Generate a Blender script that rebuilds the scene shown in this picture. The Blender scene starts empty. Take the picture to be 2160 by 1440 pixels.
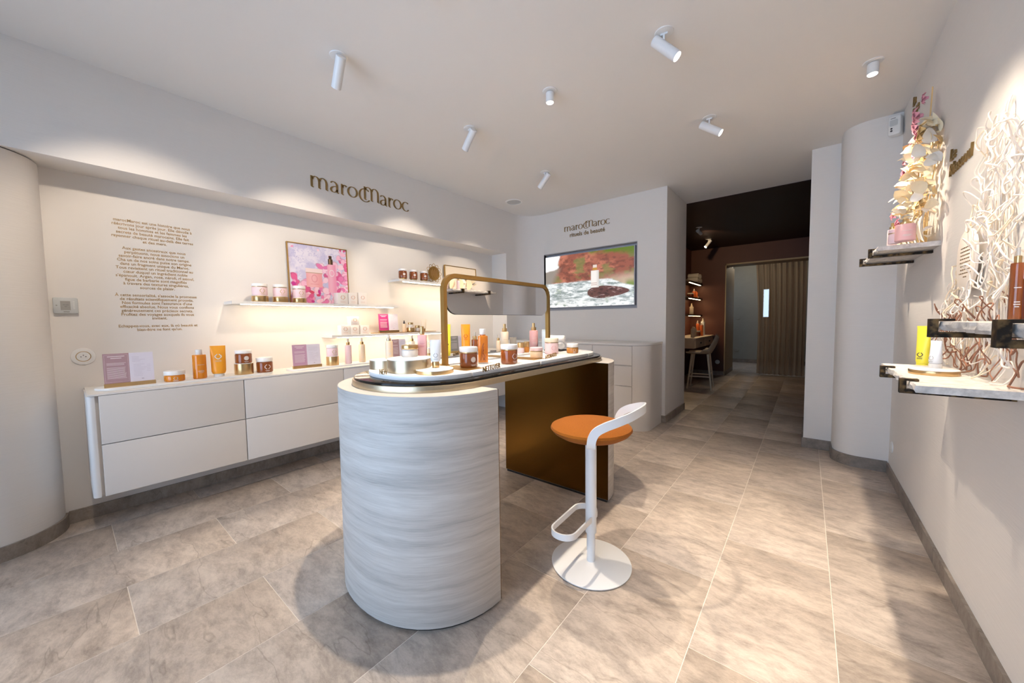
import bpy, bmesh, math, random
import numpy as np
from mathutils import Vector, Matrix
random.seed(7)
S = bpy.context.scene
COL = S.collection
PI = math.pi
# ------------------------------------------------------------------ camera
F, YAW, PITCH, ROLL, H = 768.0, 0.6805, -0.0555, -0.0128, 1.2
fw = Vector((-math.sin(YAW)*math.cos(PITCH), math.cos(YAW)*math.cos(PITCH), math.sin(PITCH)))
r0 = Vector((math.cos(YAW), math.sin(YAW), 0)); u0 = r0.cross(fw)
rt = r0*math.cos(ROLL)+u0*math.sin(ROLL); up = u0*math.cos(ROLL)-r0*math.sin(ROLL)
cam = bpy.data.cameras.new('camera'); cam.lens = 36*F/2160; cam.sensor_width = 36; cam.sensor_fit = 'HORIZONTAL'
cam.clip_start = .02
co = bpy.data.objects.new('camera', cam); COL.objects.link(co)
M = Matrix.Identity(4)
for i in range(3): M[i][0] = rt[i]; M[i][1] = up[i]; M[i][2] = -fw[i]
M[2][3] = H
co.matrix_world = M; S.camera = co
O = Vector((0, 0, H))
def ray(x, y): return rt*((x-1080)/F) - up*((y-720)/F) + fw
def PZ(x, y, z): r = ray(x, y); return O + r*((z-H)/r.z)
def PX(x, y, c): r = ray(x, y); return O + r*(c/r.x)
def PY(x, y, c): r = ray(x, y); return O + r*(c/r.y)
def depth(p): return (Vector(p)-O).dot(fw)
def hgt(p, x, y):
    r = ray(x, y); return H + r.z*math.hypot(p[0], p[1])/math.hypot(r.x, r.y)
# ------------------------------------------------------------------ world, exposure
S.view_settings.view_transform = 'Standard'; S.view_settings.look = 'None'
S.view_settings.exposure = 0.40; S.view_settings.gamma = 1.0; S.view_settings.use_curve_mapping = False
W = bpy.data.worlds.new('sky'); S.world = W; W.use_nodes = True
bg = W.node_tree.nodes['Background']; bg.inputs[0].default_value = (.54, .73, 1.0, 1); bg.inputs[1].default_value = 4.6
WARM = (1.0, .845, .67)
SPOT_W = 42.0
# portal in the shop window behind the camera (samples the sky, gives no light itself)
pl = bpy.data.lights.new('window_portal', 'AREA'); pl.shape = 'RECTANGLE'; pl.size = 3.0; pl.size_y = 2.3; pl.cycles.is_portal = True
po = bpy.data.objects.new('window_portal', pl); COL.objects.link(po); po.location = (-1.4, -1.72, 1.25); po.rotation_euler = (PI/2, 0, 0)
# ------------------------------------------------------------------ room constants
XL, XS, XR = -3.47, -3.21, .515      # left niche wall, soffit face, right wall
YT, YN, YF = 4.34, 3.86, -1.7        # screen wall, end of niche, front
ZC, ZS = 2.69, 2.128                 # ceiling, soffit underside
YD = 5.18                            # where the dark room starts
# ------------------------------------------------------------------ materials
MATS = {}
def nodes(name):
    m = bpy.data.materials.new(name); m.use_nodes = True; nt = m.node_tree
    return m, nt, nt.nodes['Principled BSDF']
def N(nt, t, **k):
    n = nt.nodes.new(t)
    for a, v in k.items():
        if a in n.inputs: n.inputs[a].default_value = v
        else: setattr(n, a, v)
    return n
def pm(name, col, rough=.5, metal=0., var=.06, scale=25., bump=0., stretch=(1, 1, 1), trans=0., emit=0., sheen=0., coat=0., alpha=1., sss=0., ecol=None):
    m, nt, b = nodes(name); L = nt.links.new
    tc = N(nt, 'ShaderNodeTexCoord'); mp = N(nt, 'ShaderNodeMapping'); mp.inputs['Scale'].default_value = stretch
    L(tc.outputs['Object'], mp.inputs['Vector'])
    nz = N(nt, 'ShaderNodeTexNoise', Scale=scale, Detail=4.); L(mp.outputs[0], nz.inputs['Vector'])
    mx = N(nt, 'ShaderNodeMix', data_type='RGBA')
    c = Vector(col); lo = c*(1-var); hi = c*(1+var)
    mx.inputs[6].default_value = (*lo, 1); mx.inputs[7].default_value = (*[min(1, v) for v in hi], 1)
    L(nz.outputs['Fac'], mx.inputs[0]); L(mx.outputs[2], b.inputs['Base Color'])
    b.inputs['Roughness'].default_value = rough; b.inputs['Metallic'].default_value = metal
    b.inputs['Transmission Weight'].default_value = trans; b.inputs['Coat Weight'].default_value = coat
    b.inputs['Sheen Weight'].default_value = sheen; b.inputs['Alpha'].default_value = alpha
    if sss: b.inputs['Subsurface Weight'].default_value = sss; b.inputs['Subsurface Radius'].default_value = (.02, .01, .005)
    if emit:
        b.inputs['Emission Color'].default_value = (*(ecol or col), 1); b.inputs['Emission Strength'].default_value = emit
    if bump:
        bp = N(nt, 'ShaderNodeBump', Strength=bump, Distance=.002); L(nz.outputs['Fac'], bp.inputs['Height']); L(bp.outputs[0], b.inputs['Normal'])
    MATS[name] = m; return m
WALLC = (.76, .725, .69)
pm('wall', WALLC, .75, var=.025, scale=60, stretch=(.15, .15, 3.), bump=.35)
pm('wall_plain', (.77, .735, .70), .7, var=.015, scale=8, bump=.05)
pm('ceiling', (.80, .775, .745), .8, var=.012, scale=3)
pm('brown_wall', (.085, .024, .012), .6, var=.1, scale=6)
pm('brown_ceiling', (.02, .0075, .005), .55, var=.1, scale=5)
pm('cream_frame', (.42, .33, .2), .7, scale=10)
pm('grey_wall', (.34, .34, .31), .8, scale=9)
pm('cabinet', (.70, .665, .635), .42, var=.01, scale=6)
pm('cabinet_dark', (.05, .045, .04), .7)
pm('shelf', (.78, .75, .71), .4, var=.01)
pm('tray', (.86, .85, .83), .3, var=.01)
pm('led', (1, .85, .65), .5, emit=70., ecol=(1., .80, .55))
pm('led_back', (1, .85, .65), .5, emit=22., ecol=(1., .70, .38))
pm('lens', (1, .95, .85), .3, emit=12., ecol=(1., .9, .75))
pm('white_metal', (.80, .80, .80), .32, var=.01, coat=.2)
pm('white_plastic', (.80, .79, .77), .35, var=.01)
pm('lid_white', (.88, .85, .82), .4, var=.01)
pm('gold', (.62, .42, .20), .28, 1., var=.05, scale=90, stretch=(1, 1, .06))
pm('gold_dark', (.46, .28, .09), .38, 1., var=.06, scale=60, stretch=(1, 1, .1))
pm('champagne', (.52, .43, .30), .33, 1., var=.05, scale=80, stretch=(1, 1, .05))
pm('bronze', (.17, .085, .018), .24, 1., var=.10, scale=3, stretch=(1, 1, .4))
pm('letter_gold', (.30, .19, .07), .45, .6, var=.05)
pm('letter_brown', (.24, .14, .045), .5, .4, var=.05)
pm('print_gold', (.44, .28, .12), .6, var=.05)
pm('black_glass', (.012, .010, .008), .10, var=.1); MATS['black_glass'].node_tree.nodes['Principled BSDF'].inputs['Specular IOR Level'].default_value = .18
pm('dark', (.012, .010, .009), .6)
pm('slab_white', (.86, .85, .84), .3, var=.02, scale=14, stretch=(1, .2, 1))
pm('drum_top', (.58, .54, .49), .5, var=.06, scale=10, stretch=(1, .15, 1))
pm('seat_orange', (.31, .090, .002), .95, var=.22, scale=220, bump=.5)
pm('amber', (.36, .085, .010), .12, var=.12, scale=30, trans=.35, coat=.5)
pm('amber_jar', (.28, .070, .012), .2, var=.15, scale=20, trans=.2, coat=.4)
pm('amber_dark', (.13, .025, .006), .18, var=.15, scale=20, trans=.1, coat=.4)
pm('oil', (.85, .27, .02), .1, var=.2, scale=30, trans=.4, coat=.5, stretch=(1, 1, .3))
pm('honey', (.62, .25, .04), .2, var=.1, trans=.2, coat=.3)
pm('orange', (.90, .36, .02), .35, var=.04)
pm('orange_gel', (.90, .30, .015), .15, var=.08, trans=.25, coat=.4)
pm('yellow', (.88, .78, .06), .35, var=.03)
pm('pink', (.78, .44, .44), .4, var=.03)
pm('pink_light', (.84, .62, .64), .4, var=.03)
pm('peach', (.86, .66, .46), .35, var=.03)
pm('cream', (.86, .74, .58), .4, var=.03)
pm('cream_glass', (.72, .66, .60), .25, var=.04, coat=.4)
pm('tube_white', (.82, .83, .86), .35, var=.02)
pm('blue_pale', (.68, .78, .84), .3, var=.03)
pm('clear', (.80, .78, .74), .08, var=.02, trans=.7)
pm('clear_cap', (.80, .74, .66), .1, var=.02, trans=.5)
pm('carton', (.86, .79, .73), .6, var=.02)
pm('carton_ring', (.70, .42, .30), .5)
pm('mark_white', (.74, .66, .60), .5)
pm('mark_gold', (.60, .42, .22), .5)
pm('mark_grey', (.45, .45, .46), .6)
pm('ink', (.06, .05, .05), .6)
pm('mauve', (.42, .26, .28), .5, var=.02)
pm('mauve_pink', (.52, .30, .42), .5, var=.02)
pm('magenta', (.42, .02, .16), .5, var=.02)
pm('card_grey', (.28, .28, .26), .5, var=.02)
pm('card_white', (.74, .69, .77), .5, var=.02)
pm('card_line', (.80, .70, .72), .6)
pm('card_line_dark', (.55, .48, .56), .6)
pm('screen_grey', (.46, .46, .49), .5)
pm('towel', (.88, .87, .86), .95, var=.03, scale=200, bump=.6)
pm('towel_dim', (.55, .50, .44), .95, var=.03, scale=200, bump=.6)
pm('device', (.52, .54, .54), .4, var=.02)
pm('device_screen', (.34, .33, .31), .3)
pm('curtain', (.30, .19, .11), .85, var=.18, scale=40, stretch=(3, 3, .1), trans=0.)
pm('desk', (.64, .54, .43), .5, var=.04)
pm('shell', (.60, .50, .37), .6, var=.05)
pm('leg_wood', (.74, .65, .50), .5, var=.05)
pm('dark_shelf', (.03, .018, .012), .5)
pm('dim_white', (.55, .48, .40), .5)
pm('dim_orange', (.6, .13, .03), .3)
pm('paper_cream', (.86, .74, .52), .75, var=.06, scale=40)
pm('paper_white', (.90, .85, .77), .75, var=.03, scale=40)
pm('paper_gold', (.80, .55, .24), .7, var=.08, scale=40)
pm('paper_pink', (.80, .38, .46), .75, var=.08, scale=40)
pm('paper_rose', (.66, .22, .30), .75, var=.08, scale=40)
pm('net_white', (.88, .80, .71), .6, var=.03)
pm('net_cream', (.84, .70, .52), .6, var=.04)
pm('net_brown', (.30, .13, .075), .55, var=.08)
pm('frame_grey', (.35, .35, .36), .4, .6)
# mirror
m, nt, b = nodes('mirror'); b.inputs['Base Color'].default_value = (.80, .78, .76, 1); b.inputs['Metallic'].default_value = 1; b.inputs['Roughness'].default_value = .015; MATS['mirror'] = m
# bracket: hammered dark bronze with gold veins
m, nt, b = nodes('bracket'); L = nt.links.new
tc = N(nt, 'ShaderNodeTexCoord'); nz = N(nt, 'ShaderNodeTexNoise', Scale=45., Detail=6.); L(tc.outputs['Object'], nz.inputs['Vector'])
cr = N(nt, 'ShaderNodeValToRGB'); L(nz.outputs['Fac'], cr.inputs[0])
cr.color_ramp.elements[0].position = .42; cr.color_ramp.elements[0].color = (.016, .010, .006, 1); cr.color_ramp.elements[1].position = .72; cr.color_ramp.elements[1].color = (.22, .13, .05, 1)
L(cr.outputs[0], b.inputs['Base Color']); b.inputs['Metallic'].default_value = .7; b.inputs['Roughness'].default_value = .45
bp = N(nt, 'ShaderNodeBump', Strength=.6, Distance=.003); L(nz.outputs['Fac'], bp.inputs['Height']); L(bp.outputs[0], b.inputs['Normal']); MATS['bracket'] = m
# grey-white rough stone of the right-hand shelves
m, nt, b = nodes('stone'); L = nt.links.new
tc = N(nt, 'ShaderNodeTexCoord'); nz = N(nt, 'ShaderNodeTexNoise', Scale=30., Detail=8., Roughness=.7); L(tc.outputs['Object'], nz.inputs['Vector'])
cr = N(nt, 'ShaderNodeValToRGB'); L(nz.outputs['Fac'], cr.inputs[0])
cr.color_ramp.elements[0].position = .3; cr.color_ramp.elements[0].color = (.42, .40, .38, 1); cr.color_ramp.elements[1].position = .65; cr.color_ramp.elements[1].color = (.76, .72, .68, 1)
L(cr.outputs[0], b.inputs['Base Color']); b.inputs['Roughness'].default_value = .6
bp = N(nt, 'ShaderNodeBump', Strength=.5, Distance=.004); L(nz.outputs['Fac'], bp.inputs['Height']); L(bp.outputs[0], b.inputs['Normal']); MATS['stone'] = m
# travertine drum: fine wavy horizontal veins
m, nt, b = nodes('travertine'); L = nt.links.new
tc = N(nt, 'ShaderNodeTexCoord')
wn = N(nt, 'ShaderNodeTexNoise', Scale=2.2, Detail=3.); L(tc.outputs['Object'], wn.inputs['Vector'])
sc = N(nt, 'ShaderNodeVectorMath', operation='SCALE', Scale=.05); L(wn.outputs['Color'], sc.inputs[0])
ad = N(nt, 'ShaderNodeVectorMath', operation='ADD'); L(tc.outputs['Object'], ad.inputs[0]); L(sc.outputs[0], ad.inputs[1])
mp = N(nt, 'ShaderNodeMapping'); mp.inputs['Scale'].default_value = (1.0, 1.0, 14.); L(ad.outputs[0], mp.inputs[0])
n1 = N(nt, 'ShaderNodeTexNoise', Scale=2.0, Detail=7., Roughness=.66); L(mp.outputs[0], n1.inputs['Vector'])
mp2 = N(nt, 'ShaderNodeMapping'); mp2.inputs['Scale'].default_value = (3.0, 3.0, 130.); L(ad.outputs[0], mp2.inputs[0])
n2 = N(nt, 'ShaderNodeTexNoise', Scale=2.5, Detail=4., Roughness=.6); L(mp2.outputs[0], n2.inputs['Vector'])
mm = N(nt, 'ShaderNodeMath', operation='MULTIPLY_ADD'); L(n2.outputs['Fac'], mm.inputs[0]); mm.inputs[1].default_value = .40; L(n1.outputs['Fac'], mm.inputs[2])
cr = N(nt, 'ShaderNodeValToRGB'); L(mm.outputs[0], cr.inputs[0])
cr.color_ramp.elements[0].position = .44; cr.color_ramp.elements[0].color = (.33, .31, .29, 1); cr.color_ramp.elements[1].position = .90; cr.color_ramp.elements[1].color = (.58, .55, .515, 1)
e = cr.color_ramp.elements.new(.66); e.color = (.465, .435, .405, 1)
L(cr.outputs[0], b.inputs['Base Color']); b.inputs['Roughness'].default_value = .55; MATS['travertine'] = m
# floor stone tiles: diagonal slate-like veins, each tile with its own offset
def tile_mat(name, k=1.):
    m, nt, b = nodes(name); L = nt.links.new
    ge = N(nt, 'ShaderNodeNewGeometry'); oi = N(nt, 'ShaderNodeObjectInfo')
    of = N(nt, 'ShaderNodeVectorMath', operation='SCALE', Scale=23.); cb = N(nt, 'ShaderNodeCombineXYZ')
    for i in range(3): L(oi.outputs['Random'], cb.inputs[i])
    L(cb.outputs[0], of.inputs[0]); ad = N(nt, 'ShaderNodeVectorMath', operation='ADD'); L(ge.outputs['Position'], ad.inputs[0]); L(of.outputs[0], ad.inputs[1])
    wn = N(nt, 'ShaderNodeTexNoise', Scale=2.2, Detail=4.); L(ad.outputs[0], wn.inputs['Vector'])
    sw = N(nt, 'ShaderNodeVectorMath', operation='SCALE', Scale=.14); L(wn.outputs['Color'], sw.inputs[0])
    ad2 = N(nt, 'ShaderNodeVectorMath', operation='ADD'); L(ad.outputs[0], ad2.inputs[0]); L(sw.outputs[0], ad2.inputs[1])
    mp = N(nt, 'ShaderNodeMapping'); mp.inputs['Rotation'].default_value = (0, 0, .75); mp.inputs['Scale'].default_value = (1., 2.0, 1.); L(ad2.outputs[0], mp.inputs[0])
    n1 = N(nt, 'ShaderNodeTexNoise', Scale=2.0, Detail=11., Roughness=.72); L(mp.outputs[0], n1.inputs['Vector'])
    mpb = N(nt, 'ShaderNodeMapping'); mpb.inputs['Rotation'].default_value = (0, 0, .62); mpb.inputs['Scale'].default_value = (.75, 1.7, 1.); L(ad2.outputs[0], mpb.inputs[0])
    n2 = N(nt, 'ShaderNodeTexNoise', Scale=10., Detail=13., Roughness=.82); L(mpb.outputs[0], n2.inputs['Vector'])
    cr = N(nt, 'ShaderNodeValToRGB'); L(n1.outputs['Fac'], cr.inputs[0]); E_ = cr.color_ramp.elements
    E_[0].position = .28; E_[0].color = (.30*k, .26*k, .23*k, 1); E_[1].position = .72; E_[1].color = (.55*k, .475*k, .405*k, 1)
    e = E_.new(.44); e.color = (.42*k, .355*k, .30*k, 1); e = E_.new(.56); e.color = (.485*k, .41*k, .345*k, 1)
    cr2 = N(nt, 'ShaderNodeValToRGB'); L(n2.outputs['Fac'], cr2.inputs[0])
    cr2.color_ramp.elements[0].position = .34; cr2.color_ramp.elements[0].color = (.50, .48, .47, 1); cr2.color_ramp.elements[1].position = .58; cr2.color_ramp.elements[1].color = (1, 1, 1, 1)
    mu = N(nt, 'ShaderNodeMix', data_type='RGBA', blend_type='MULTIPLY'); mu.inputs[0].default_value = .9; L(cr.outputs[0], mu.inputs[6]); L(cr2.outputs[0], mu.inputs[7])
    # thin cracks
    mpc = N(nt, 'ShaderNodeMapping'); mpc.inputs['Rotation'].default_value = (0, 0, .62); mpc.inputs['Scale'].default_value = (.38, 2.0, 1.); L(ad2.outputs[0], mpc.inputs[0])
    vo = N(nt, 'ShaderNodeTexNoise', Scale=1.3, Detail=5., Roughness=.5); L(mpc.outputs[0], vo.inputs['Vector'])
    sb = N(nt, 'ShaderNodeMath', operation='SUBTRACT'); L(vo.outputs['Fac'], sb.inputs[0]); sb.inputs[1].default_value = .52
    ab = N(nt, 'ShaderNodeMath', operation='ABSOLUTE'); L(sb.outputs[0], ab.inputs[0])
    cr3 = N(nt, 'ShaderNodeValToRGB'); L(ab.outputs[0], cr3.inputs[0])
    cr3.color_ramp.elements[0].position = 0; cr3.color_ramp.elements[0].color = (.55, .52, .49, 1); cr3.color_ramp.elements[1].position = .004; cr3.color_ramp.elements[1].color = (1, 1, 1, 1)
    mu2 = N(nt, 'ShaderNodeMix', data_type='RGBA', blend_type='MULTIPLY'); mu2.inputs[0].default_value = .55; L(mu.outputs[2], mu2.inputs[6]); L(cr3.outputs[0], mu2.inputs[7])
    hs = N(nt, 'ShaderNodeHueSaturation'); L(mu2.outputs[2], hs.inputs['Color'])
    mr = N(nt, 'ShaderNodeMapRange'); L(oi.outputs['Random'], mr.inputs[0]); mr.inputs[3].default_value = .88; mr.inputs[4].default_value = 1.10; L(mr.outputs[0], hs.inputs['Value'])
    L(hs.outputs[0], b.inputs['Base Color']); b.inputs['Roughness'].default_value = .48
    bp = N(nt, 'ShaderNodeBump', Strength=.25, Distance=.002); L(n2.outputs['Fac'], bp.inputs['Height']); L(bp.outputs[0], b.inputs['Normal']); MATS[name] = m
tile_mat('tile', 1.24); tile_mat('tile_skirt', .66)
pm('grout', (.74, .67, .59), .8)
def paint_mat(name, emit):
    m, nt, b = nodes(name); a = N(nt, 'ShaderNodeAttribute', attribute_name='Col'); L = nt.links.new
    if emit:
        b.inputs['Base Color'].default_value = (.02, .02, .02, 1); L(a.outputs['Color'], b.inputs['Emission Color']); b.inputs['Emission Strength'].default_value = emit
    else: L(a.outputs['Color'], b.inputs['Base Color'])
    b.inputs['Roughness'].default_value = .35; MATS[name] = m
paint_mat('screen_picture', .85); paint_mat('poster_picture', 0)
# curtain lets light through
m = MATS['curtain']; nt = m.node_tree; b = nt.nodes['Principled BSDF']; out = nt.nodes['Material Output']
tl = N(nt, 'ShaderNodeBsdfTranslucent'); tl.inputs[0].default_value = (.60, .44, .28, 1); ms = N(nt, 'ShaderNodeMixShader'); ms.inputs[0].default_value = .45
tp = N(nt, 'ShaderNodeBsdfTransparent'); ms2 = N(nt, 'ShaderNodeMixShader'); ms2.inputs[0].default_value = .14
nt.links.new(b.outputs[0], ms.inputs[1]); nt.links.new(tl.outputs[0], ms.inputs[2]); nt.links.new(ms.outputs[0], ms2.inputs[1]); nt.links.new(tp.outputs[0], ms2.inputs[2]); nt.links.new(ms2.outputs[0], out.inputs[0])
# window pane
m, nt, b = nodes('pane'); out = nt.nodes['Material Output']; tp = N(nt, 'ShaderNodeBsdfTransparent'); gl = N(nt, 'ShaderNodeBsdfGlossy'); gl.inputs['Roughness'].default_value = .02
fr = N(nt, 'ShaderNodeFresnel'); ms = N(nt, 'ShaderNodeMixShader'); nt.links.new(fr.outputs[0], ms.inputs[0]); nt.links.new(tp.outputs[0], ms.inputs[1]); nt.links.new(gl.outputs[0], ms.inputs[2]); nt.links.new(ms.outputs[0], out.inputs[0]); MATS['pane'] = m
# ------------------------------------------------------------------ mesh helpers
def mesh(name, V, Fc, smooth=35):
    me = bpy.data.meshes.new(name); me.from_pydata([tuple(v) for v in V], [], Fc)
    bm = bmesh.new(); bm.from_mesh(me); bmesh.ops.recalc_face_normals(bm, faces=bm.faces); bm.to_mesh(me); bm.free()
    if smooth:
        me.polygons.foreach_set('use_smooth', [True]*len(me.polygons)); me.set_sharp_from_angle(angle=math.radians(smooth))
    return me
def obj(name, me, mat, parent=None, loc=None, rot=None, mw=None):
    o = bpy.data.objects.new(name, me); COL.objects.link(o)
    if mat and not me.materials: me.materials.append(MATS[mat])
    if parent: o.parent = parent
    if mw is not None: o.matrix_local = mw
    else:
        if loc is not None: o.location = loc
        if rot is not None: o.rotation_euler = rot
    return o
def tag(o, label, cat, group=None):
    o['label'] = label; o['category'] = cat
    if group: o['group'] = group
    return o
def thing(name, label, cat, loc=(0, 0, 0), rz=0, group=None):
    o = bpy.data.objects.new(name, None); COL.objects.link(o); o.location = loc; o.rotation_euler = (0, 0, rz); o.empty_display_size = .05
    return tag(o, label, cat, group)
def struct(o): o['kind'] = 'structure'; return o
def join(*parts):
    V, Fc = [], []
    for v, f in parts:
        k = len(V); V += [tuple(p) for p in v]; Fc += [[i+k for i in q] for q in f]
    return V, Fc
def xf(vf, mt): return [mt @ Vector(v) for v in vf[0]], vf[1]
def tr(vf, x=0, y=0, z=0): return [(v[0]+x, v[1]+y, v[2]+z) for v in vf[0]], vf[1]
def BOX(x0, x1, y0, y1, z0, z1):
    V = [(x, y, z) for x in (x0, x1) for y in (y0, y1) for z in (z0, z1)]
    return V, [[0, 1, 3, 2], [4, 6, 7, 5], [0, 4, 5, 1], [2, 3, 7, 6], [0, 2, 6, 4], [1, 5, 7, 3]]
def PRISM(pts, z0, z1, bev=0., bot=0.):
    """closed outline extruded, with optional top and bottom edge bevel"""
    n = len(pts); rings = []
    def inset(d):
        res = []
        A = sum(pts[i][0]*pts[(i+1) % n][1]-pts[(i+1) % n][0]*pts[i][1] for i in range(n)); s = 1 if A > 0 else -1
        for i in range(n):
            p0, p1, p2 = Vector(pts[i-1]), Vector(pts[i]), Vector(pts[(i+1) % n])
            a = (p1-p0); c = (p2-p1)
            if a.length < 1e-9 or c.length < 1e-9: res.append(p1); continue
            a.normalize(); c.normalize(); n1 = Vector((-a.y, a.x))*s; n2 = Vector((-c.y, c.x))*s; bi = n1+n2
            if bi.length < 1e-6: bi = n1
            bi.normalize(); res.append(p1+bi*d/max(.35, bi.dot(n1)))
        return res
    lv = []
    if bot: lv += [(bot, z0), (bot*.3, z0+bot*.3), (0, z0+bot)]
    else: lv += [(0, z0)]
    if bev: lv += [(0, z1-bev), (bev*.3, z1-bev*.3), (bev, z1)]
    else: lv += [(0, z1)]
    V = []
    for d, z in lv:
        for p in (inset(d) if d else pts): V.append((p[0], p[1], z))
    Fc = [list(range(n))[::-1], list(range((len(lv)-1)*n, len(lv)*n))]
    for k in range(len(lv)-1):
        for i in range(n):
            j = (i+1) % n; Fc.append([k*n+i, k*n+j, (k+1)*n+j, (k+1)*n+i])
    return V, Fc
def LATHE(prof, n=32):
    V, Fc = [], []
    for r, z in prof:
        for i in range(n): a = 2*PI*i/n; V.append((r*math.cos(a), r*math.sin(a), z))
    for k in range(len(prof)-1):
        for i in range(n):
            j = (i+1) % n; Fc.append([k*n+i, k*n+j, (k+1)*n+j, (k+1)*n+i])
    if prof[0][0] > 1e-6: Fc.append(list(range(n))[::-1])
    if prof[-1][0] > 1e-6: Fc.append(list(range((len(prof)-1)*n, len(prof)*n)))
    return V, Fc
def LOFT(rings):
    n = len(rings[0]); V = [p for r in rings for p in r]; Fc = []
    for k in range(len(rings)-1):
        for i in range(n):
            j = (i+1) % n; Fc.append([k*n+i, k*n+j, (k+1)*n+j, (k+1)*n+i])
    Fc += [list(range(n))[::-1], list(range((len(rings)-1)*n, len(rings)*n))]
    return V, Fc
def SWEEP(path, sect, closed=False, upv=(0, 0, 1)):
    """sweep a 2D section (side, up) along a 3D path"""
    P = [Vector(p) for p in path]; n = len(P); m_ = len(sect); V, Fc = [], []
    U = Vector(upv)
    for i in range(n):
        if closed: t = P[(i+1) % n]-P[i-1]
        else: t = P[min(i+1, n-1)]-P[max(i-1, 0)]
        t.normalize(); s = t.cross(U)
        if s.length < 1e-5: s = t.cross(Vector((1, 0, 0)))
        s.normalize(); w = s.cross(t)
        for a, c in (sect[i] if isinstance(sect[0][0], tuple) else sect): V.append(P[i]+s*a+w*c)
    if isinstance(sect[0][0], tuple): m_ = len(sect[0])
    for i in range(n if closed else n-1):
        j = (i+1) % n
        for k in range(m_):
            l = (k+1) % m_; Fc.append([i*m_+k, i*m_+l, j*m_+l, j*m_+k])
    if not closed: Fc += [list(range(m_))[::-1], list(range((n-1)*m_, n*m_))]
    return V, Fc
def circ(r, n=8, sy=1.): return [(r*math.cos(2*PI*i/n), sy*r*math.sin(2*PI*i/n)) for i in range(n)]
def rrect(x0, x1, y0, y1, r, n=5):
    P = []
    for cx, cy, a0 in ((x1-r, y1-r, 0), (x0+r, y1-r, 90), (x0+r, y0+r, 180), (x1-r, y0+r, 270)):
        for i in range(n+1): a = math.radians(a0+90*i/n); P.append((cx+r*math.cos(a), cy+r*math.sin(a)))
    return P
def spline(P, n=8, closed=False):
    P = [Vector(p) for p in P]; out = []; m_ = len(P)
    for i in range(m_ if closed else m_-1):
        if closed: a, b_, c, d = P[i-1], P[i], P[(i+1) % m_], P[(i+2) % m_]
        else: a, b_, c, d = P[max(i-1, 0)], P[i], P[i+1], P[min(i+2, m_-1)]
        for k in range(n):
            t = k/n; out.append(.5*((2*b_)+(c-a)*t+(2*a-5*b_+4*c-d)*t*t+(3*b_-a-3*c+d)*t**3))
    if not closed: out.append(P[-1])
    return out
def face_mw(right, upv, nrm, loc):
    mt = Matrix.Identity(4)
    for i in range(3): mt[i][0] = right[i]; mt[i][1] = upv[i]; mt[i][2] = nrm[i]; mt[i][3] = loc[i]
    return mt
LEFTW = ((0, 1, 0), (0, 0, 1), (1, 0, 0)); BACKW = ((1, 0, 0), (0, 0, 1), (0, -1, 0)); RIGHTW = ((0, -1, 0), (0, 0, 1), (-1, 0, 0))
def text_me(body, size, ext=.002, align='CENTER', spacing=1.0, line=1.0, bold=0., shear=0., sx=1.):
    c = bpy.data.curves.new('lettering', 'FONT'); c.body = body; c.size = size; c.extrude = ext; c.align_x = align; c.align_y = 'CENTER'
    c.space_character = spacing; c.space_line = line; c.resolution_u = 2; c.offset = bold; c.shear = shear
    t = bpy.data.objects.new('lettering', c); COL.objects.link(t)
    me = bpy.data.meshes.new_from_object(t.evaluated_get(bpy.context.evaluated_depsgraph_get())); bpy.data.objects.remove(t); bpy.data.curves.remove(c)
    me.materials.clear()
    if sx != 1.: me.transform(Matrix.Diagonal((sx, 1, 1, 1)))
    return me
# ------------------------------------------------------------------ floor
PIT = .4203; X0 = .112; LEN = .8406
fl = struct(obj('floor', mesh('floor', *BOX(-3.75, .75, YF-.1, 12.2, -.08, -.0012), smooth=0), 'grout'))
TM = {}
def tile_mesh(w, l):
    k = (round(w, 3), round(l, 3))
    if k not in TM: TM[k] = mesh('tile', *PRISM([(-w/2, -l/2), (w/2, -l/2), (w/2, l/2), (-w/2, l/2)], -.02, 0, bev=.0012)); TM[k].materials.append(MATS['tile'])
    return TM[k]
def tiles(xa, xb, ya, yb):
    k0 = math.floor((X0-xb)/PIT); k1 = math.ceil((X0-xa)/PIT)
    for k in range(k0, k1):
        x1 = min(X0-k*PIT, xb); x0 = max(X0-(k+1)*PIT, xa)
        if x1-x0 < .02: continue
        y0 = (.13 if k % 2 else .545) - LEN*6
        while y0 < yb:
            a, c = max(y0, ya), min(y0+LEN, yb)
            if c-a > .02:
                w, l = x1-x0-.0028, c-a-.0028
                obj('tile', tile_mesh(w, l), 'tile', fl, ((x0+x1)/2, (a+c)/2, 0))
            y0 += LEN
tiles(XL-.02, XR+.02, YF, YT+.02); tiles(-2.05, .112, YT+.023, 9.6); tiles(-2.4, .112, 9.603, 12.0)
# ------------------------------------------------------------------ walls
struct(obj('ceiling', mesh('ceiling', *BOX(-3.75, .75, YF-.1, YD, ZC, ZC+.1), smooth=0), 'ceiling'))
wl = struct(obj('wall_left', mesh('wall_left', *BOX(XL-.15, XL, -.3, YT+.1, 0, ZC), smooth=0), 'wall_plain'))
struct(obj('trim_1', mesh('soffit', *BOX(XL, XS, YF, YN, ZS, ZC), smooth=0), 'wall'))       # soffit over the niche
# pier and concave corner up to the screen wall
R_ = .30; pts = [(XL, YN), (XS, YN), (XS, YT-R_)]
for i in range(1, 13): a = PI+ (-PI/2)*i/12; pts.append((XS+R_+R_*math.cos(a), YT-R_+R_*math.sin(a)))
pts += [(XS+R_, YT+.05), (XL, YT+.05)]
struct(obj('trim_2', mesh('corner_pier', *PRISM(pts, 0, ZC)), 'wall'))
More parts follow.
